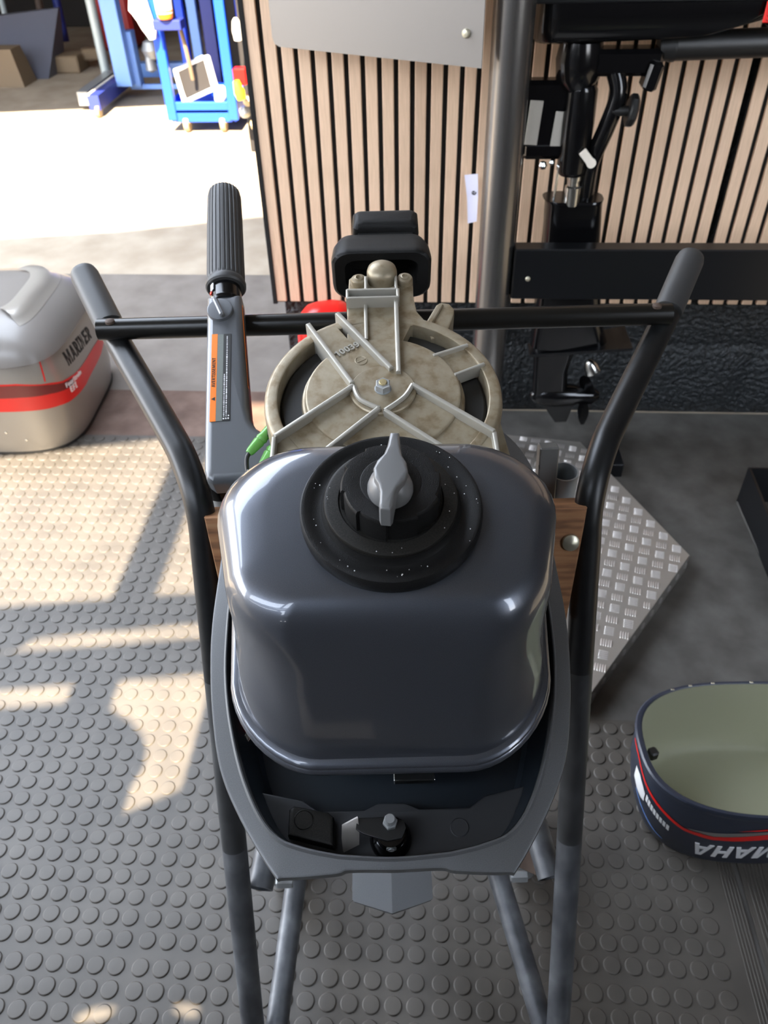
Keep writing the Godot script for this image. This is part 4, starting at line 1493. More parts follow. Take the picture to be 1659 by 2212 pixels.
# a second motor hangs behind the beam
func hanging_motor() -> void:
	var o := Vector3(0.33, 0.60, -1.90)
	var t := thing("hanging_outboard", "glossy black outboard motor hanging on the rack before the slats, white labels on its bracket", "outboard motor", Transform3D(Basis(), o))
	var m := MB.new()
	var rings := []
	for s in [[1.058, 0.06, 0.30], [1.064, 0.075, 0.36], [1.085, 0.085, 0.44], [1.12, 0.09, 0.50], [1.30, 0.09, 0.52]]:
		var q := PackedVector3Array()
		for p in rrect(s[2] * 0.5, -s[1], s[1], 0.04, 0.04, 6, 0.20 + float(s[2]) * 0.5):
			q.append(Vector3(p.x, s[0] + (p.x - 0.3) * 0.03, p.y - 1.9) - o)
		rings.append(q)
	m.loft(rings)
	obj("lower_cowl", m, M.gloss_black, t, 45.0)
	m = MB.new()
	m.lathe([[0.0, 0.958], [0.030, 0.962], [0.046, 0.985], [0.050, 1.02], [0.044, 1.055], [0.02, 1.075], [0.0, 1.078]], 28, Transform3D(Basis(), Vector3(0.298, 0, -1.885) - o))
	obj("swivel_head", m, M.gloss_black, t)
	m = MB.new()
	m.rbox(Vector3(0.385, 1.018, -1.88) - o, Vector3(0.16, 0.050, 0.06), 0.008)
	m.rbox(Vector3(0.446, 0.995, -1.86) - o, Vector3(0.030, 0.055, 0.05), 0.006, Basis(Vector3(0, 0, 1), -0.2))
	obj("tiller_bracket", m, M.gloss_black, t)
	m = MB.new()
	m.tube(PackedVector3Array([Vector3(0.455, 1.040, -1.88) - o, Vector3(0.474, 1.042, -1.88) - o, Vector3(0.478, 1.042, -1.88) - o, Vector3(0.486, 1.043, -1.88) - o, Vector3(0.487, 1.043, -1.88) - o, Vector3(0.95, 1.056, -1.88) - o]), [0.024, 0.026, 0.0285, 0.0285, 0.0268, 0.0275], 28)
	var tl := obj("tiller_tube", m, M.satin_black, t)
	m = MB.new()
	m.rbox(Vector3(0.640, 1.1135, -1.800) - o, Vector3(0.032, 0.036, 0.004), 0.001)
	obj("red_sticker", m, M.red, t)
	m = MB.new()
	m.rbox(Vector3(0.695, 1.1135, -1.800) - o, Vector3(0.078, 0.036, 0.004), 0.001)
	var ys := obj("yellow_sticker", m, M.yellow, t)
	m = MB.new()
	for k in 4:
		var arc := PackedVector3Array()
		for i in 7:
			var a := deg_to_rad(200.0 + i * 20.0)
			arc.append(Vector3(0.640 + cos(a) * 0.011, 1.117 - k * 0.007 + sin(a) * 0.006, -1.7975) - o)
		m.tube(arc, 0.0006, 5)
	m.add(lettering("GA", 0.012, flat_place(Transform3D(Basis(Vector3(0, 1, 0), Vector3(-1, 0, 0), Vector3(0, 0, 1)), Vector3(0.676, 1.112, -1.7978) - o)), 0.0004))
	obj("sticker_print", m, M.ink, t)
	# clamp brackets and swivel tube
	m = MB.new()
	m.lathe([[0.028, 0.79], [0.034, 0.80], [0.036, 0.90], [0.034, 0.965], [0.028, 0.975]], 24, Transform3D(Basis(), Vector3(0.310, 0, -1.88) - o))
	obj("swivel_tube", m, M.gloss_black, t)
	m = MB.new()
	m.tube(smooth_path(V([0.372, 1.000, -1.87, 0.384, 0.96, -1.86, 0.372, 0.90, -1.86, 0.356, 0.84, -1.87, 0.350, 0.80, -1.88, 0.352, 0.72, -1.89]), 5), 0.019, 14)
	for i in m.t.size():
		m.t[i] -= o
	var cl := obj("clamp_bracket", m, M.gloss_black, t)
	m = MB.new()
	m.tube(PackedVector3Array([Vector3(0.375, 0.928, -1.85) - o, Vector3(0.408, 0.930, -1.845) - o]), 0.010, 14)
	m.lathe([[0.028, -0.006], [0.033, -0.003], [0.033, 0.006], [0.028, 0.011], [0.012, 0.013], [0.0, 0.013]], 10, Transform3D(Basis(Vector3(0, 0, 1), -PI / 2 - 0.12), Vector3(0.412, 0.931, -1.845) - o))
	obj("clamp_knob", m, M.satin_black, cl, 30.0)
	m = MB.new()
	m.rbox(Vector3(0.250, 0.905, -1.895) - o, Vector3(0.125, 0.155, 0.045), 0.008)
	m.rbox(Vector3(0.250, 0.842, -1.895) - o, Vector3(0.115, 0.040, 0.05), 0.010)
	obj("transom_clamp", m, M.gloss_black, t)
	for p in [[0.2735, 0.885, 0.034, 0.075, -0.07], [0.2135, 0.900, 0.028, 0.090, -0.06]]:
		m = MB.new()
		m.rbox(Vector3(p[0], p[1], -1.8715) - o, Vector3(p[2], p[3], 0.002), 0.0006, Basis(Vector3(0, 0, 1), p[4]))
		var lb := obj("white_label", m, M.sticker, t)
		if p[0] > 0.25:
			m = MB.new()
			m.rbox(Vector3(p[0] + 0.0125, p[1] - 0.014, -1.8702) - o, Vector3(0.006, 0.046, 0.001), 0.0002, Basis(Vector3(0, 0, 1), p[4]))
			obj("red_bar", m, M.red, lb)
	for k in 3:
		m = MB.new()
		m.tube(smooth_path(PackedVector3Array([Vector3(0.19, 0.975 - k * 0.010, -1.90) - o, Vector3(0.22, 0.976 - k * 0.011, -1.89) - o, Vector3(0.28, 0.968 - k * 0.010, -1.88) - o]), 4), 0.0026, 8)
		obj("cable", m, M.wire, t)
	# cream link, steel nuts, bright rod
	m = MB.new()
	m.bar(Vector3(0.322, 0.850, -1.842) - o, Vector3(0.343, 0.827, -1.842) - o, 0.018, 0.006, Vector3(0, 0, 1))
	m.lathe([[0.0105, -0.003], [0.0105, 0.003], [0.004, 0.0036], [0.0, 0.0036]], 20, Transform3D(Basis(Vector3.RIGHT, PI / 2), Vector3(0.345, 0.825, -1.842) - o))
	obj("cream_link", m, M.bottle, t)
	for p in [[0.243, 0.812, 0.010], [0.262, 0.818, 0.007]]:
		m = MB.new()
		m.lathe([[0.0, -float(p[2])], [float(p[2]) * 0.7, -float(p[2]) * 0.7], [float(p[2]), 0.0], [float(p[2]) * 0.7, float(p[2]) * 0.7], [0.0, float(p[2])]], 16, Transform3D(Basis(), Vector3(p[0], p[1], -1.87) - o))
		obj("nut", m, M.chrome, t)
	m = MB.new()
	m.tube(smooth_path(PackedVector3Array([Vector3(0.275, 0.812, -1.87) - o, Vector3(0.288, 0.806, -1.865) - o, Vector3(0.305, 0.816, -1.865) - o]), 4), 0.0025, 8)
	m.tube(PackedVector3Array([Vector3(0.280, 0.808, -1.87) - o, Vector3(0.277, 0.72, -1.88) - o]), 0.003, 8)
	obj("bright_rod", m, M.chrome, t)
	m = MB.new()
	m.lathe([[0.014, 0.720], [0.019, 0.724], [0.019, 0.765], [0.015, 0.768], [0.015, 0.778], [0.017, 0.782], [0.017, 0.805], [0.012, 0.815], [0.0, 0.816]], 26, Transform3D(Basis(), Vector3(0.318, 0, -1.872) - o))
	obj("tilt_tube", m, M.chrome, t)
	# the leg, its plate, gearcase and fin
	m = MB.new()
	rings = []
	for s in [[0.732, 0.255, 0.395, 0.040], [0.725, 0.262, 0.392, 0.045], [0.60, 0.268, 0.405, 0.042], [0.42, 0.266, 0.440, 0.038], [0.345, 0.264, 0.470, 0.034]]:
		rings.append(level(rrect((float(s[2]) - float(s[1])) * 0.5, -float(s[3]), s[3], 0.03, 0.03, 6, (float(s[1]) + float(s[2])) * 0.5 - o.x), float(s[0]) - o.y))
	m.loft(rings)
	obj("leg", m, M.gloss_black, t, 45.0)
	m = MB.new()
	m.loft([V([0.262 - o.x, 0.322 - o.y, -0.030, 0.262 - o.x, 0.322 - o.y, 0.030, 0.52 - o.x, 0.362 - o.y, 0.062, 0.52 - o.x, 0.362 - o.y, -0.062]), V([0.262 - o.x, 0.330 - o.y, -0.030, 0.262 - o.x, 0.330 - o.y, 0.030, 0.52 - o.x, 0.370 - o.y, 0.062, 0.52 - o.x, 0.370 - o.y, -0.062])])
	obj("plate", m, M.rack, t, 20.0)
	m = MB.new()
	rings = []
	for s in [[0.34, 0.275, 0.385, 0.022], [0.27, 0.280, 0.375, 0.020], [0.20, 0.285, 0.380, 0.024]]:
		rings.append(level(rrect((float(s[2]) - float(s[1])) * 0.5, -float(s[3]), s[3], 0.018, 0.018, 6, (float(s[1]) + float(s[2])) * 0.5 - o.x), float(s[0]) - o.y))
	m.loft(rings)
	var ax := Transform3D(Basis(Vector3(0, 0, 1), -PI / 2), Vector3(0.0, 0.188, -1.90) - Vector3(0, o.y, o.z))
	m.lathe([[0.0, 0.278 - o.x], [0.010, 0.280 - o.x], [0.022, 0.290 - o.x], [0.032, 0.315 - o.x], [0.034, 0.350 - o.x], [0.031, 0.400 - o.x], [0.026, 0.412 - o.x], [0.026, 0.450 - o.x], [0.012, 0.470 - o.x], [0.0, 0.471 - o.x]], 28, ax)
	obj("gearcase", m, M.gloss_black, t)
	m = MB.new()
	m.loft([V([0.315 - o.x, 0.165 - o.y, -0.008, 0.315 - o.x, 0.165 - o.y, 0.008, 0.405 - o.x, 0.168 - o.y, 0.008, 0.405 - o.x, 0.168 - o.y, -0.008]), V([0.360 - o.x, 0.098 - o.y, -0.004, 0.360 - o.x, 0.098 - o.y, 0.004, 0.392 - o.x, 0.100 - o.y, 0.004, 0.392 - o.x, 0.100 - o.y, -0.004])])
	obj("fin", m, M.satin_black, t, 20.0)
	m = MB.new()
	m.lathe([[0.0, 0.010], [0.010, 0.004], [0.019, -0.012], [0.022, -0.030], [0.015, -0.034], [0.0, -0.035]], 24, Transform3D(Basis(Vector3(0, 0, 1), 0.5), Vector3(0.425, 0.300, -1.885) - o))
	obj("anode", m, M.chrome, t)
	for k in 3:
		m = MB.new()
		var a := TAU * k / 3.0 + 0.5
		var bl := []
		for i in 6:
			var r := 0.022 + i * 0.012
			var w: float = [0.016, 0.024, 0.030, 0.031, 0.026, 0.012][i]
			var tw := 0.9 - i * 0.08
			var c := Vector3(0.430 - o.x, 0.188 - o.y + cos(a) * r, sin(a) * r)
			var along := Vector3(sin(tw), -sin(a) * cos(tw), cos(a) * cos(tw))
			var nn := along.cross(Vector3(0, cos(a), sin(a))).normalized() * 0.0018
			bl.append(PackedVector3Array([c - along * w - nn * 0.3, c - nn, c + along * w - nn * 0.3, c + along * w + nn * 0.3, c + nn, c - along * w + nn * 0.3]))
		m.loft(bl)
		obj("propeller_blade", m, M.gloss_black, t, 60.0)

# a rounded cowl shape: superellipse in plan, scaled with height
class Shell:
	extends Place
	var c := Vector3.ZERO
	var ax := 0.2
	var az := 0.2
	var n := 3.0
	var turn := 0.0
	var prof := []      # [height, scale]
	var a0 := 0.0       # for lettering: angle and height of its middle, its slope, and whether it hangs upside down
	var y0 := 0.0
	var slope := 0.0
	var flip := 1.0
	func k(y: float) -> float:
		for i in prof.size() - 1:
			if y <= prof[i + 1][0]:
				var f := clampf((y - float(prof[i][0])) / (float(prof[i + 1][0]) - float(prof[i][0])), 0.0, 1.0)
				return lerpf(prof[i][1], prof[i + 1][1], f)
		return prof[prof.size() - 1][1]
	func pt(a: float, y: float, s := -1.0) -> Vector3:
		var q := k(y) if s < 0.0 else s
		var x := signf(cos(a)) * pow(absf(cos(a)), 2.0 / n) * ax * q
		var z := signf(sin(a)) * pow(absf(sin(a)), 2.0 / n) * az * q
		return c + Basis(Vector3.UP, turn) * Vector3(x, y, z)
	func nrm(a: float, y: float) -> Vector3:
		var u := pt(a + 0.02, y) - pt(a - 0.02, y)
		var v := pt(a, y + 0.004) - pt(a, y - 0.004)
		return v.cross(u).normalized()
	func ring(y: float, s := -1.0, m := 72) -> PackedVector3Array:
		var o := PackedVector3Array()
		for i in m:
			o.append(pt(TAU * i / m, y, s))
		return o
	# where a step along the skin leads to, by arc length
	var arc := PackedFloat32Array()
	func step(a: float, y: float, d: float) -> float:
		var m := 7200
		if arc.is_empty():
			var sum := 0.0
			var last := pt(-PI, 0.0, 1.0)
			for i in m + 1:
				var p := pt(-PI + TAU * i / m, 0.0, 1.0)
				sum += p.distance_to(last)
				last = p
				arc.append(sum)
		var total := arc[m]
		var i0 := clampi(int((wrapf(a, -PI, PI) + PI) / TAU * m), 0, m)
		var want := fposmod(arc[i0] + d / k(y), total)
		var i1 := arc.bsearch(want)
		return -PI + TAU * i1 / m
	func spot(u: float, v: float) -> Transform3D:
		u *= flip
		v *= flip
		var y := y0 + v + u * slope
		var a := step(a0, y, -u)
		var nn := nrm(a, y)
		return Transform3D(Basis(Vector3.RIGHT, Vector3.UP, nn), pt(a, y))
	# a band laid on the skin between two heights that change with the angle; keys are [degrees, low, high]
	func band(mb: MB, keys: Array, lift := 0.0008) -> void:
		var rows := []
		for i in keys.size() - 1:
			var m := 8
			for j in m + (1 if i == keys.size() - 2 else 0):
				var f := float(j) / m
				var a := deg_to_rad(lerpf(keys[i][0], keys[i + 1][0], f))
				var lo := lerpf(keys[i][1], keys[i + 1][1], f)
				var hi := lerpf(keys[i][2], keys[i + 1][2], f)
				var col := PackedVector3Array()
				for q in 5:
					var y := lerpf(lo, hi, q / 4.0)
					col.append(pt(a, y) + nrm(a, y) * lift)
				rows.append(col)
		for i in rows.size() - 1:
			for q in 4:
				mb.quad(rows[i][q], rows[i][q + 1], rows[i + 1][q + 1], rows[i + 1][q])

func floor_things() -> void:
	# aluminium tread plate box, its ribs in fives
	var t := thing("tread_plate_step", "low aluminium tread plate step on the floor right of the stand, corner pointing right", "step", Transform3D(Basis(), Vector3(0.33, 0, -1.40)))
	var m := MB.new()
	var top := P([0.205, -1.895, 0.4335, -1.862, 0.634, -1.400, 0.325, -0.963, 0.060, -1.30])
	m.prism(top, 0.0, 0.055, 0.0012)
	var bo := obj("step_body", m, M.tread, t, 25.0)
	bo.position = -t.position
	var rb := MB.new()
	var q := []
	for s in [[-0.0105, 0.0004], [-0.0085, 0.0018], [0.0, 0.0023], [0.0085, 0.0018], [0.0105, 0.0004]]:
		q.append(PackedVector3Array([Vector3(s[0], 0, -float(s[1])), Vector3(s[0], float(s[1]) * 0.75, -float(s[1]) * 0.5), Vector3(s[0], float(s[1]) * 0.75, float(s[1]) * 0.5), Vector3(s[0], 0, s[1])]))
	rb.loft(q)
	var rib_mesh := rb.mesh(60.0)
	var where := []
	var va := Vector2(0.0222, 0.0452)
	var vb := Vector2(-0.0452, 0.0222)
	for i in range(-24, 24):
		for j in range(-24, 24):
			for g in 2:
				var c := Vector2(0.45, -1.40) + va * (i + g * 0.5) + vb * (j + g * 0.5)
				var ang := deg_to_rad(-14.0 if g == 0 else 76.0)
				var dv := Vector2(cos(ang), -sin(ang))
				var nv := Vector2(-dv.y, dv.x)
				if not Geometry2D.is_point_in_polygon(c, MB.inset(top, 0.006)):
					continue
				for k in 5:
					var p := c + nv * (k - 2) * 0.0052
					if Geometry2D.is_point_in_polygon(p + dv * 0.010, top) and Geometry2D.is_point_in_polygon(p - dv * 0.010, top):
						where.append(Transform3D(Basis(Vector3.UP, ang), Vector3(p.x, 0.055, p.y) - t.position))
	stuff("tread_ribs", rib_mesh, M.tread_bar, where, t)
	# ribs on the edge that faces right
	where = []
	var e0 := Vector2(0.634, -1.400)
	var e1 := Vector2(0.300, -0.928)
	var ed := (e1 - e0).normalized()
	for i in 24:
		for k in 5:
			if i % 2 == 0:
				var p := e0 + ed * (0.012 + i * 0.024 + (k - 2) * 0.004)
				where.append(Transform3D(Basis(Vector3(0, 1, 0), Vector3(-ed.y, 0, ed.x) * -1.0, Vector3(ed.x, 0, ed.y)), Vector3(p.x, 0.028 + (k - 2) * 0.003, p.y) - t.position))
	stuff("edge_ribs", rib_mesh, M.tread_bar, where, t)
	# shallow black tray at the right edge
	t = thing("drip_tray", "black open tray on the dark floor at the right edge beyond the tread plate", "tray", Transform3D(Basis(), Vector3(0.95, 0, -1.4)))
	m = MB.new()
	m.loft([V([0.830, 0.100, -1.68, 1.5, 0.100, -1.68, 1.5, 0.075, -1.05, 0.822, 0.075, -1.05]), V([0.832, 0.119, -1.672, 1.5, 0.119, -1.672, 1.5, 0.085, -1.05, 0.824, 0.085, -1.05])], true, true)
	m.t.clear()
	for w in [[[0.833, 0.0, -1.672, 0.824, 0.0, -1.05, 0.830, 0.0, -1.05, 0.839, 0.0, -1.672], 0.118, 0.085], [[0.833, 0.0, -1.672, 0.833, 0.0, -1.666, 1.5, 0.0, -1.666, 1.5, 0.0, -1.672], 0.118, 0.118]]:
		var lo := V(w[0])
		var hi := PackedVector3Array()
		for p in lo:
			hi.append(Vector3(p.x, lerpf(w[1], w[2], clampf((p.z + 1.672) / 0.622, 0, 1)), p.z))
		var b := MB.new()
		b.loft([lo, hi])
		m.add(b)
	var tw := obj("tray_wall", m, M.rack, t, 20.0)
	tw.position = -t.position
	m = MB.new()
	m.rbox(Vector3(1.16, 0.006, -1.36), Vector3(0.66, 0.006, 0.61), 0.001)
	tw = obj("tray_floor", m, M.floor_dark, t)
	tw.position = -t.position
	red_canister()
	silver_cowl()
	upturned_cowl()

func red_canister() -> void:
	var at := Vector3(-0.285, 0, -1.955)
	var t := thing("fuel_canister", "red canister with a domed top and white label, half hidden behind the stand's cross bar", "canister", Transform3D(Basis(Vector3.UP, 0.3), at))
	var m := MB.new()
	var rings := []
	for s in [[0.004, 0.94], [0.012, 0.99], [0.03, 1.0], [0.33, 1.0], [0.37, 0.97], [0.40, 0.86], [0.42, 0.66], [0.43, 0.38]]:
		var q := PackedVector3Array()
		for p in rrect(0.085 * float(s[1]), -0.055 * float(s[1]), 0.055 * float(s[1]), 0.045 * float(s[1]), 0.045 * float(s[1]), 7):
			q.append(Vector3(p.x + (float(s[0]) - 0.33) * 0.0, s[0], p.y))
		rings.append(q)
	m.loft(rings)
	obj("canister_body", m, M.red, t, 45.0)
	m = MB.new()
	m.rbox(Vector3(-0.045, 0.27, 0.0562), Vector3(0.085, 0.12, 0.0012), 0.0004)
	var lb := obj("white_label", m, M.white, t)
	m = MB.new()
	m.rbox(Vector3(-0.045, 0.27, 0.0571), Vector3(0.066, 0.10, 0.0008), 0.0002)
	obj("label_field", m, M.red, lb)
	m = MB.new()
	m.rbox(Vector3(-0.043, 0.275, 0.0577), Vector3(0.040, 0.075, 0.0006), 0.0002)
	obj("label_print", m, M.label_grey, lb)

func silver_cowl() -> void:
	var s := Shell.new()
	s.c = Vector3(-1.355, 0.004, -2.075)
	s.ax = 0.29
	s.az = 0.262
	s.n = 4.5
	s.turn = deg_to_rad(3.0)
	s.prof = [[0.0, 1.0], [0.06, 1.03], [0.16, 1.045], [0.24, 1.035], [0.30, 0.985], [0.345, 0.90], [0.375, 0.76], [0.39, 0.60], [0.397, 0.40], [0.40, 0.15]]
	var t := thing("motor_cowl", "silver grey motor cowl with red band and white numeral, standing on the left floor", "motor cowl", Transform3D(Basis(), s.c))
	var w := s.c
	s.c = Vector3.ZERO
	var m := MB.new()
	var rings := []
	for y in [0.0, 0.03, 0.06, 0.11, 0.16, 0.20, 0.24, 0.27, 0.30, 0.3225, 0.345, 0.36, 0.375, 0.3825, 0.39, 0.397, 0.40]:
		rings.append(s.ring(y))
	m.loft(rings)
	obj("cowl_shell", m, M.silver_cowl, t, 60.0)
	m = MB.new()
	rings = [s.ring(-0.003, 1.004), s.ring(0.006, 1.012), s.ring(0.010, 1.008)]
	m.loft(rings, false, false, false)
	obj("base_seal", m, M.label_black, t, 60.0)
	# grey top panel with a step
	m = MB.new()
	rings = [s.ring(0.29, 1.015), s.ring(0.315, 0.985), s.ring(0.35, 0.905), s.ring(0.385, 0.73), s.ring(0.4005, 0.50), s.ring(0.404, 0.2)]
	m.loft(rings, false, true, false)
	var tp := obj("top_panel", m, M.grey_decal, t, 50.0)
	m = MB.new()
	rings = []
	var rg := [[0.372, 0.80], [0.386, 0.735], [0.400, 0.70], [0.404, 0.62], [0.402, 0.55]]
	for r in rg:
		var q := PackedVector3Array()
		for i in 24:
			var a := deg_to_rad(-70.0 + 110.0 * i / 23.0)
			q.append(s.pt(a, r[0], r[1]))
		rings.append(q)
	for i in rings.size() - 1:
		for j in 23:
			m.quad(rings[i][j], rings[i][j + 1], rings[i + 1][j + 1], rings[i + 1][j])
	obj("air_scoop", m, M.silver_cowl, tp, 50.0)
	# red band, its darker upper half, the thin red slash
	m = MB.new()
	s.band(m, [[110, 0.160, 0.250], [83, 0.158, 0.245], [69, 0.155, 0.243], [50, 0.149, 0.228], [40, 0.146, 0.222], [27, 0.139, 0.208], [18, 0.136, 0.203], [4, 0.130, 0.190], [-3, 0.138, 0.186], [-15, 0.157, 0.181], [-29, 0.176, 0.178]])
	obj("red_band", m, M.red, t, 60.0)
	m = MB.new()
	s.band(m, [[110, 0.205, 0.246], [69, 0.200, 0.238], [45, 0.192, 0.221], [27, 0.180, 0.203], [15, 0.174, 0.194]], 0.0012)
	obj("dark_red_band", m, M.red_dark, t, 60.0)
	m = MB.new()
	for i in 8:
		var f0 := i / 8.0
		var f1 := (i + 1) / 8.0
		var ring := []
		for q in [[f0, -0.7], [f0, 0.7], [f1, 0.7], [f1, -0.7]]:
			var an := deg_to_rad(lerpf(39.5, 45.5, q[0]) + float(q[1]))
			var y := lerpf(0.328, 0.232, q[0])
			ring.append(s.pt(an, y) + s.nrm(an, y) * 0.0014)
		m.quad(ring[0], ring[1], ring[2], ring[3])
	obj("red_slash", m, M.red, t, 60.0)
	var l := Shell.new()
	for k in ["c", "ax", "az", "n", "turn", "prof"]:
		l.set(k, s.get(k))
	l.a0 = deg_to_rad(1.0)
	l.y0 = 0.243
	l.slope = -0.08
	m = lettering("MARINER", 0.040, l, 0.0014, 800, true, 0.80)
	obj("maker_lettering", m, M.ink, t)
	l.a0 = deg_to_rad(13.0)
	l.y0 = 0.186
	m = lettering("FourStroke", 0.013, l, 0.0020, 700, true)
	obj("small_lettering", m, M.white, t)
	l.a0 = deg_to_rad(17.0)
	l.y0 = 0.168
	m = lettering("EFI", 0.018, l, 0.0020, 800, true)
	obj("small_lettering", m, M.white, t)
	l.slope = 0.0
	l.a0 = deg_to_rad(87.0)
	l.y0 = 0.248
	m = lettering("40", 0.066, l, 0.0022, 800)
	obj("numeral", m, M.white, t)
	l.y0 = 0.187
	l.a0 = deg_to_rad(86.0)
	m = lettering("HP", 0.022, l, 0.0022, 800)
	obj("numeral_unit", m, M.sticker, t)
	for a in [76.0, 84.0]:
		m = MB.new()
		var p := s.pt(deg_to_rad(a), 0.055 if a < 80.0 else 0.085)
		m.lathe([[0.0045, -0.002], [0.004, 0.002], [0.0, 0.003]], 12, Transform3D(Basis(Vector3.RIGHT, PI / 2), p))
		obj("rivet", m, M.chrome, t)

func upturned_cowl() -> void:
	var s := Shell.new()
	s.c = Vector3(0.590, 0.0055, -0.780)
	s.ax = 0.220
	s.az = 0.131
	s.n = 2.7
	s.turn = deg_to_rad(3.0)
	s.prof = [[0.0, 0.80], [0.015, 0.875], [0.05, 0.93], [0.12, 0.985], [0.19, 1.0], [0.21, 1.0]]
	var t := thing("upturned_cowl", "dark blue motor cowl lying upside down, olive inside, red stripe and inverted white letters", "motor cowl", Transform3D(Basis(), s.c))
	s.c = Vector3.ZERO
	var m := MB.new()
	m.loft([s.ring(0.0), s.ring(0.006, 0.85), s.ring(0.015), s.ring(0.05), s.ring(0.085), s.ring(0.12), s.ring(0.155), s.ring(0.186), s.ring(0.188, 1.012), s.ring(0.197, 1.016), s.ring(0.200, 1.004), s.ring(0.200, 0.975), s.ring(0.198, 0.962)], true, false, false)
	m.outward(0)
	obj("cowl_shell", m, M.navy, t, 40.0)
	m = MB.new()
	m.loft([s.ring(0.199, 0.964), s.ring(0.19, 0.955), s.ring(0.12, 0.935), s.ring(0.06, 0.89), s.ring(0.035, 0.82), s.ring(0.028, 0.72), s.ring(0.026, 0.4)], false, true, false)
	var ins := obj("cowl_lining", m, M.olive, t, 45.0)
	m = MB.new()
	m.lathe([[0.034, 0.026], [0.034, 0.0282], [0.030, 0.0290], [0.0, 0.0290]], 30, Transform3D(Basis(), Vector3(-0.115, 0, 0.045)))
	obj("lining_recess", m, M.well, ins)
	m = MB.new()
	m.rbox(Vector3(-0.196, 0.178, 0.012), Vector3(0.016, 0.020, 0.016), 0.003, Basis(Vector3.UP, 0.4))
	obj("catch", m, M.satin_black, ins)
	for i in 7:
		m = MB.new()
		var p := s.pt(deg_to_rad(238.0 + i * 11.0), 0.2005, 0.985)
		m.rbox(p, Vector3(0.006, 0.0012, 0.003), 0.0004)
		obj("rim_clip", m, M.zinc, t)
	m = MB.new()
	s.band(m, [[188, 0.176, 0.180], [180, 0.173, 0.179], [167, 0.154, 0.161], [144, 0.129, 0.137], [131, 0.112, 0.121], [115, 0.108, 0.121], [104, 0.117, 0.133], [95, 0.128, 0.146], [60, 0.135, 0.155]])
	obj("red_stripe", m, M.red, t, 60.0)
	m = MB.new()
	s.band(m, [[130, 0.124, 0.1245], [115, 0.122, 0.134], [104, 0.134, 0.146], [95, 0.147, 0.156], [60, 0.156, 0.164]])
	obj("grey_stripe", m, M.grey_decal, t, 60.0)
	m = MB.new()
	s.band(m, [[106, 0.150, 0.1505], [95, 0.159, 0.165], [60, 0.166, 0.172]])
	obj("upper_red_stripe", m, M.red, t, 60.0)
	m = MB.new()
	s.band(m, [[176, 0.094, 0.100], [160, 0.062, 0.068], [144, 0.034, 0.040]])
	obj("pale_stripe", m, M.blue_pale, t, 60.0)
	var l := Shell.new()
	for k in ["c", "ax", "az", "n", "turn", "prof"]:
		l.set(k, s.get(k))
	l.flip = -1.0
	l.a0 = deg_to_rad(95.5)
	l.y0 = 0.073
	l.slope = 0.15
	m = lettering("YAMAHA", 0.046, l, 0.0014, 800, true, 0.72)
	obj("maker_lettering", m, M.white, t)
	# the white word on the end is too oblique to read: one tall stroke and a row of short ones
	m = MB.new()
	s.band(m, [[179, 0.118, 0.150], [174, 0.106, 0.152], [168, 0.104, 0.142], [164, 0.108, 0.132]], 0.0012)
	for i in 8:
		var a := 162.5 - i * 2.9
		var y := lerpf(0.128, 0.097, i / 7.0)
		s.band(m, [[a, y - 0.009, y + 0.009], [a - 2.2, y - 0.012, y + 0.006]], 0.0012)
	obj("end_lettering", m, M.white, t, 60.0)

func upright(m: MB, x: float, z: float, y0: float, y1: float, w: float, d: float) -> void:
	m.rbox(Vector3(x, (y0 + y1) * 0.5, z), Vector3(w, y1 - y0, d), 0.004)

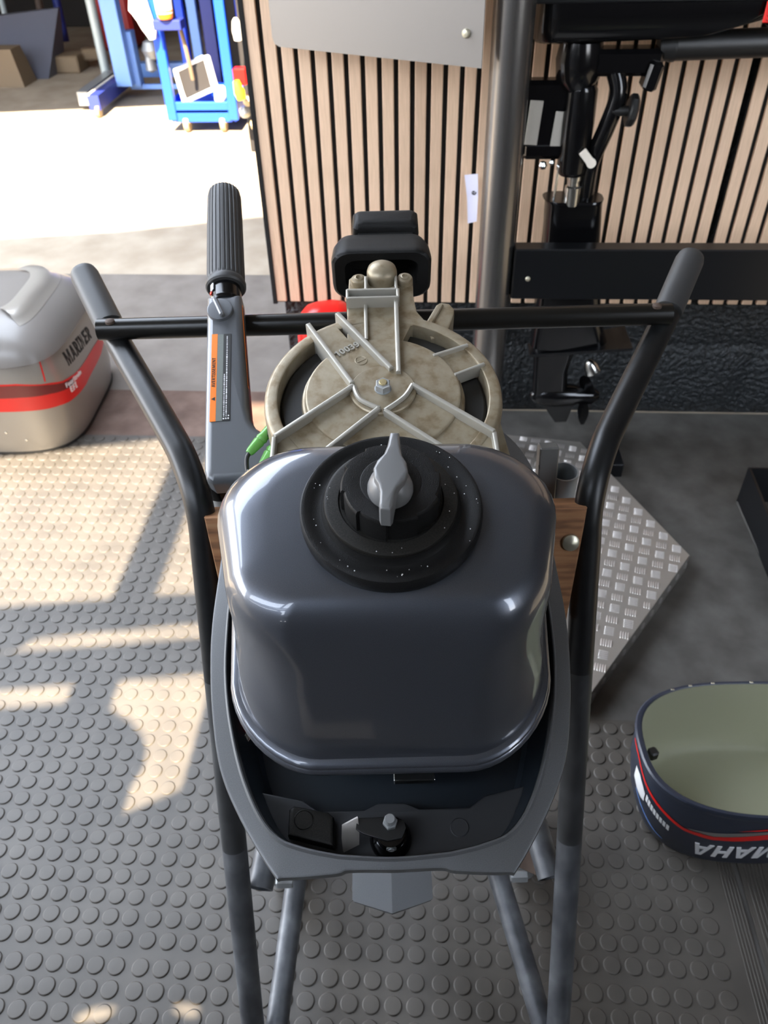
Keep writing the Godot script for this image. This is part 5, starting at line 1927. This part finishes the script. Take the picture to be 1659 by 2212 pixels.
func far_workshop() -> void:
	# blue tool cart
	var at := Vector3(-1.44, 0, -5.45)
	var t := thing("tool_cart", "bright blue steel tool cart on casters at the edge of the sunlit floor", "cart", Transform3D(Basis(), at))
	for p in [[-1.632, -5.20, 0.058], [-1.248, -5.20, 0.058], [-1.632, -5.72, 0.05], [-1.248, -5.72, 0.05]]:
		var m := MB.new()
		upright(m, p[0] - at.x, float(p[1]) - at.z, 0.075, 1.0, p[2], 0.045)
		obj("upright", m, M.blue, t)
		m = MB.new()
		m.lathe([[0.02, -0.018], [0.046, -0.016], [0.050, -0.008], [0.050, 0.008], [0.046, 0.016], [0.02, 0.018]], 24, Transform3D(Basis(Vector3(0, 0, 1), PI / 2), Vector3((float(p[0]) + 1.44) * 0.60, 0.051, (float(p[1]) + 5.45) * 0.90)))
		m.rbox(Vector3((float(p[0]) + 1.44) * 0.60, 0.075, (float(p[1]) + 5.45) * 0.92), Vector3(0.05, 0.05, 0.05), 0.006)
		obj("caster", m, M.caster, t)
	for y in [0.12, 0.78]:
		var m := MB.new()
		m.rbox(Vector3(0, y + 0.005, 0), Vector3(0.40, 0.02, 0.52), 0.003)
		m.rbox(Vector3(0, y, 0.25), Vector3(0.36, 0.115, 0.02), 0.004)
		m.rbox(Vector3(0, y, -0.25), Vector3(0.36, 0.115, 0.02), 0.004)
		m.rbox(Vector3(-0.195, y, 0), Vector3(0.02, 0.115, 0.5), 0.004)
		m.rbox(Vector3(0.195, y, 0), Vector3(0.02, 0.115, 0.5), 0.004)
		obj("shelf", m, M.blue, t)
	# work light leaning on the lower shelf
	var wl := thing("work_light", "white framed rectangular work light leaning on the cart's lower shelf", "work light", Transform3D(Basis(Vector3(0, 0, 1), deg_to_rad(21.0)) * Basis(Vector3.RIGHT, -0.2), Vector3(-1.475, 0.285, -5.27)))
	var m := MB.new()
	for q in [[0.0, 0.086, 0.22, 0.024], [0.0, -0.086, 0.22, 0.024]]:
		m.rbox(Vector3(q[0], q[1], 0), Vector3(q[2], q[3], 0.03), 0.008)
	for q in [[-0.108, 0.0, 0.028, 0.18], [0.110, 0.0, 0.040, 0.18]]:
		m.rbox(Vector3(q[0], q[1], 0), Vector3(q[2], q[3], 0.03), 0.008, Basis(Vector3(0, 0, 1), -0.16))
	obj("light_frame", m, M.white, wl)
	m = MB.new()
	m.rbox(Vector3(0, 0, -0.004), Vector3(0.20, 0.16, 0.018), 0.003)
	obj("dark_face", m, M.dark, wl)
	m = MB.new()
	m.lathe([[0.0, -0.05], [0.03, -0.04], [0.042, 0.0], [0.035, 0.04], [0.0, 0.055]], 20, Transform3D(Basis(Vector3(0, 0, 1), -0.4), Vector3(-1.325, 0.205, -5.25)))
	var rg := obj("rag", m, M.white)
	tag(rg, "crumpled white rag on the cart's lower shelf beside the work light", "rag")
	# cloth hung on the cart's left corner
	m = MB.new()
	var rng := RandomNumberGenerator.new()
	rng.seed = 12
	var cl := []
	for i in 9:
		var y := 0.90 - i * 0.047
		var w: float = [0.028, 0.030, 0.034, 0.040, 0.050, 0.062, 0.046, 0.040, 0.018][i]
		var cx: float = [-1.700, -1.700, -1.698, -1.696, -1.694, -1.690, -1.672, -1.660, -1.650][i]
		var ring := PackedVector3Array()
		for k in 14:
			var a := TAU * k / 14.0
			var r := 1.0 + 0.16 * sin(a * 3.0 + i)
			ring.append(Vector3(cx + cos(a) * w * r, y, -5.14 + sin(a) * 0.03 * r))
		cl.append(ring)
	m.loft(cl)
	var cloth := obj("cloth", m, M.white, null, 70.0)
	tag(cloth, "white cloth hanging at the cart's upper left corner", "cloth")
	var bt := thing("spray_bottle", "white bottle with an orange base standing at the cart's left, top cut by the frame", "bottle", Transform3D(Basis(), Vector3(-1.535, 0.63, -5.08)))
	m = MB.new()
	m.lathe([[0.0, 0.012], [0.040, 0.014], [0.046, 0.03], [0.050, 0.12], [0.046, 0.19], [0.020, 0.23], [0.018, 0.26], [0.0, 0.262]], 26)
	obj("bottle_body", m, M.bottle, bt)
	m = MB.new()
	m.lathe([[0.0, 0.0], [0.036, 0.001], [0.0435, 0.010], [0.0472, 0.045], [0.0440, 0.047]], 26)
	obj("bottle_base", m, M.orange, bt)
	m = MB.new()
	m.rbox(Vector3(-1.535, 0.600, -5.12), Vector3(0.16, 0.05, 0.10), 0.004)
	tag(obj("bracket_shelf", m, M.blue_dark), "small blue bracket under the white bottle on the cart", "bracket")
	m = MB.new()
	m.tube(smooth_path(V([-1.49, 0.62, -5.15, -1.475, 0.50, -5.16, -1.468, 0.40, -5.17, -1.470, 0.30, -5.20]), 4), 0.012, 10)
	tag(obj("hose", m, M.tan), "tan hose hanging down inside the blue cart", "hose")
	# red lamp body and odds beside the cart, by the wall end
	m = MB.new()
	m.rbox(Vector3(-1.045, 0.435, -4.62), Vector3(0.07, 0.08, 0.06), 0.006)
	tag(obj("red_box", m, M.red), "small red box beside the right upright of the blue cart", "box")
	m = MB.new()
	m.lathe([[0.0, -0.05], [0.022, -0.045], [0.030, -0.01], [0.018, 0.045], [0.0, 0.05]], 18, Transform3D(Basis(Vector3(0, 0, 1), 0.2), Vector3(-1.055, 0.375, -4.58)))
	tag(obj("funnel", m, M.yellow), "yellow orange funnel just below the small red box", "funnel")
	m = MB.new()
	m.lathe([[0.0, -0.05], [0.020, -0.045], [0.026, 0.0], [0.020, 0.04], [0.008, 0.055], [0.0, 0.056]], 18, Transform3D(Basis(), Vector3(-1.035, 0.645, -4.62)))
	tag(obj("pale_bottle", m, M.bottle), "small pale bottle high beside the wall end, right of the cart", "bottle")
	var sh := thing("parts_stand", "dark stand of small parts between the blue cart and the slatted wall", "stand", Transform3D(Basis(), Vector3(-1.03, 0, -4.80)))
	m = MB.new()
	m.rbox(Vector3(0, 0.30, -0.05), Vector3(0.10, 0.60, 0.10), 0.006)
	m.rbox(Vector3(0, 0.72, -0.05), Vector3(0.08, 0.26, 0.08), 0.006)
	obj("column", m, M.dark, sh)
	for q in [[0.0, 0.31, 0.12, 0.035], [-0.03, 0.245, 0.12, 0.030], [0.02, 0.18, 0.12, 0.028]]:
		m = MB.new()
		m.lathe([[0.0, -float(q[3])], [q[3], -float(q[3]) * 0.5], [q[3], float(q[3]) * 0.5], [0.0, q[3]]], 16, Transform3D(Basis(Vector3.RIGHT, 0.6), Vector3(q[0], q[1], q[2])))
		obj("part", m, [M.caster, M.galv, M.tan][int(float(q[1]) * 20.0) % 3], sh)
	# folding crane: pale blue mast, grey pole, low legs
	var cr := thing("engine_crane", "pale blue and grey workshop crane on low legs left of the tool cart", "crane", Transform3D(Basis(), Vector3(-2.25, 0, -6.1)))
	m = MB.new()
	upright(m, 0.075, 0.10, 0.10, 1.5, 0.11, 0.09)
	obj("mast", m, M.blue_pale, cr)
	m = MB.new()
	upright(m, 0.135, 0.02, 0.08, 0.42, 0.06, 0.09)
	obj("mast_sleeve", m, M.blue_pale, cr)
	m = MB.new()
	m.tube(V([-0.205, 0.06, -0.30, -0.205, 1.5, -0.30]), 0.034, 18)
	obj("pole", m, M.pole, cr)
	m = MB.new()
	m.bar(Vector3(-0.165, 0.075, -0.36), Vector3(-0.150, 0.075, 0.36), 0.075, 0.085)
	obj("leg", m, M.galv, cr)
	m = MB.new()
	m.bar(Vector3(-0.02, 0.090, -0.12), Vector3(-0.01, 0.090, 0.54), 0.075, 0.09)
	var lg := obj("leg", m, M.blue_dark, cr)
	m = MB.new()
	m.bar(Vector3(-0.045, 0.137, -0.02), Vector3(-0.04, 0.137, 0.54), 0.02, 0.01)
	obj("leg_edge", m, M.bottle, lg)
	m = MB.new()
	m.bar(Vector3(0.08, 0.14, -0.20), Vector3(0.70, 0.14, -0.20), 0.08, 0.09)
	m.bar(Vector3(0.08, 0.075, 0.02), Vector3(0.70, 0.075, 0.02), 0.03, 0.03)
	obj("cross_leg", m, M.blue_pale, cr)
	m = MB.new()
	m.lathe([[0.012, -0.014], [0.036, -0.012], [0.036, 0.012], [0.012, 0.014]], 20, Transform3D(Basis(Vector3(0, 0, 1), PI / 2), Vector3(0.005, 0.037, 0.53)))
	obj("caster", m, M.caster, cr)
	m = MB.new()
	m.lathe([[0.0, -0.07], [0.05, -0.05], [0.07, 0.0], [0.05, 0.05], [0.0, 0.07]], 20, Transform3D(Basis(), Vector3(0.27, 0.30, 0.0)))
	m.lathe([[0.0, -0.04], [0.04, -0.02], [0.03, 0.06], [0.0, 0.07]], 16, Transform3D(Basis(), Vector3(0.25, 0.20, 0.02)))
	obj("winch", m, M.galv, cr)
	# posts behind the cart
	var pb := thing("parts_rack", "tall rack with pale and dark blue uprights behind the tool cart", "rack", Transform3D(Basis(), Vector3(-1.64, 0, -6.65)))
	m = MB.new()
	upright(m, -0.06, 0.38, 0.0, 1.4, 0.065, 0.05)
	obj("upright", m, M.blue_pale, pb)
	m = MB.new()
	upright(m, 0.045, 0.38, 0.0, 1.4, 0.085, 0.06)
	obj("upright", m, M.blue_dark, pb)
	m = MB.new()
	upright(m, -0.17, 0.30, 0.0, 1.4, 0.06, 0.05)
	obj("upright", m, M.brown, pb)
	m = MB.new()
	m.rbox(Vector3(0.16, 0.5, 0.3), Vector3(0.13, 1.0, 0.03), 0.004)
	obj("back_sheet", m, M.dark, pb)
	# things along the dark far wall
	m = MB.new()
	m.tube(V([-3.63, 0.09, -7.48, -3.62, 1.3, -7.55]), 0.024, 12)
	var br := thing("broom", "pale broom handle leaning at the far left wall", "broom", Transform3D(Basis(), Vector3(-3.6, 0.0, -7.5)))
	for i in m.t.size():
		m.t[i] -= br.position
	obj("handle", m, M.pole, br)
	m = MB.new()
	m.rbox(Vector3(0, 0.05, 0.02), Vector3(0.34, 0.10, 0.07), 0.008)
	obj("brush", m, M.red_dull, br)
	m = MB.new()
	m.loft([V([-0.02, 0.0, 0.35, 0.36, 0.0, 0.35, 0.36, 0.0, -0.02, -0.02, 0.0, -0.02]), V([-0.30, 0.36, 0.10, 0.42, 0.42, -0.02, 0.42, 0.42, -0.06, -0.30, 0.36, -0.06])])
	var sc := obj("metal_scoop", m, M.scoop, null, 20.0)
	sc.position = Vector3(-3.40, 0.0, -7.05)
	tag(sc, "pale metal scoop or bin standing on the floor at far left", "scoop")
	m = MB.new()
	m.loft([V([-0.16, 0.0, 0.12, 0.16, 0.0, 0.12, 0.16, 0.0, -0.12, -0.16, 0.0, -0.12]), V([-0.20, 0.24, 0.06, 0.10, 0.24, 0.06, 0.10, 0.24, -0.12, -0.20, 0.24, -0.12])])
	var bx := obj("cardboard_box", m, M.tan, null, 20.0)
	bx.position = Vector3(-3.28, 0.0, -6.55)
	tag(bx, "tan cardboard box at the left edge below the metal scoop", "box")
	m = MB.new()
	m.tube(V([-3.27, 0.02, -7.35, -3.30, 1.4, -7.6]), 0.030, 12)
	for i in m.t.size():
		m.t[i] -= Vector3(-3.28, 0, -7.4)
	var stk := obj("timber_pole", m, M.brown)
	stk.position = Vector3(-3.28, 0, -7.4)
	tag(stk, "brown timber pole leaning against the far wall", "pole")
	m = MB.new()
	m.tube(V([-3.22, 0.10, -7.62, -3.24, 1.4, -7.75]), 0.034, 12)
	for i in m.t.size():
		m.t[i] -= Vector3(-3.22, 0, -7.6)
	var st2 := obj("blue_pole", m, M.blue_dark)
	st2.position = Vector3(-3.22, 0, -7.6)
	tag(st2, "dark blue pole just behind the brown timber pole", "pole")
	m = MB.new()
	m.rbox(Vector3(0, 0.06, 0), Vector3(0.34, 0.12, 0.24), 0.01)
	m.rbox(Vector3(0.22, 0.10, -0.10), Vector3(0.16, 0.08, 0.12), 0.01, Basis(Vector3.UP, 0.4))
	var wd := obj("wooden_blocks", m, M.tan)
	wd.position = Vector3(-3.02, 0.0, -7.0)
	tag(wd, "pale wooden block on the floor below the timber pole", "block")
	for k in 3:
		m = MB.new()
		m.rbox(Vector3(0, 0.24, 0), Vector3(0.34, 0.48, 0.30), 0.03, Basis(Vector3.UP, 0.2 * k))
		var rb := obj("red_drum", m, M.red_dull)
		rb.position = Vector3(-2.82 - 0.05 * k, [0.0, 0.485, 0.0][k], [-7.9, -7.9, -8.5][k])
		tag(rb, ["dull red container on the floor left of the grey crane pole", "dull red container stacked on another by the grey crane pole", "dull red container against the far wall behind the stacked pair"][k], "container")
	m = MB.new()
	m.rbox(Vector3(0, 0.5, 0), Vector3(1.6, 1.0, 0.5), 0.01)
	var bench := obj("dark_cabinet", m, M.dark)
	bench.position = Vector3(-3.8, 0.0, -9.2)
	tag(bench, "dark cabinet along the far wall at upper left", "cabinet")
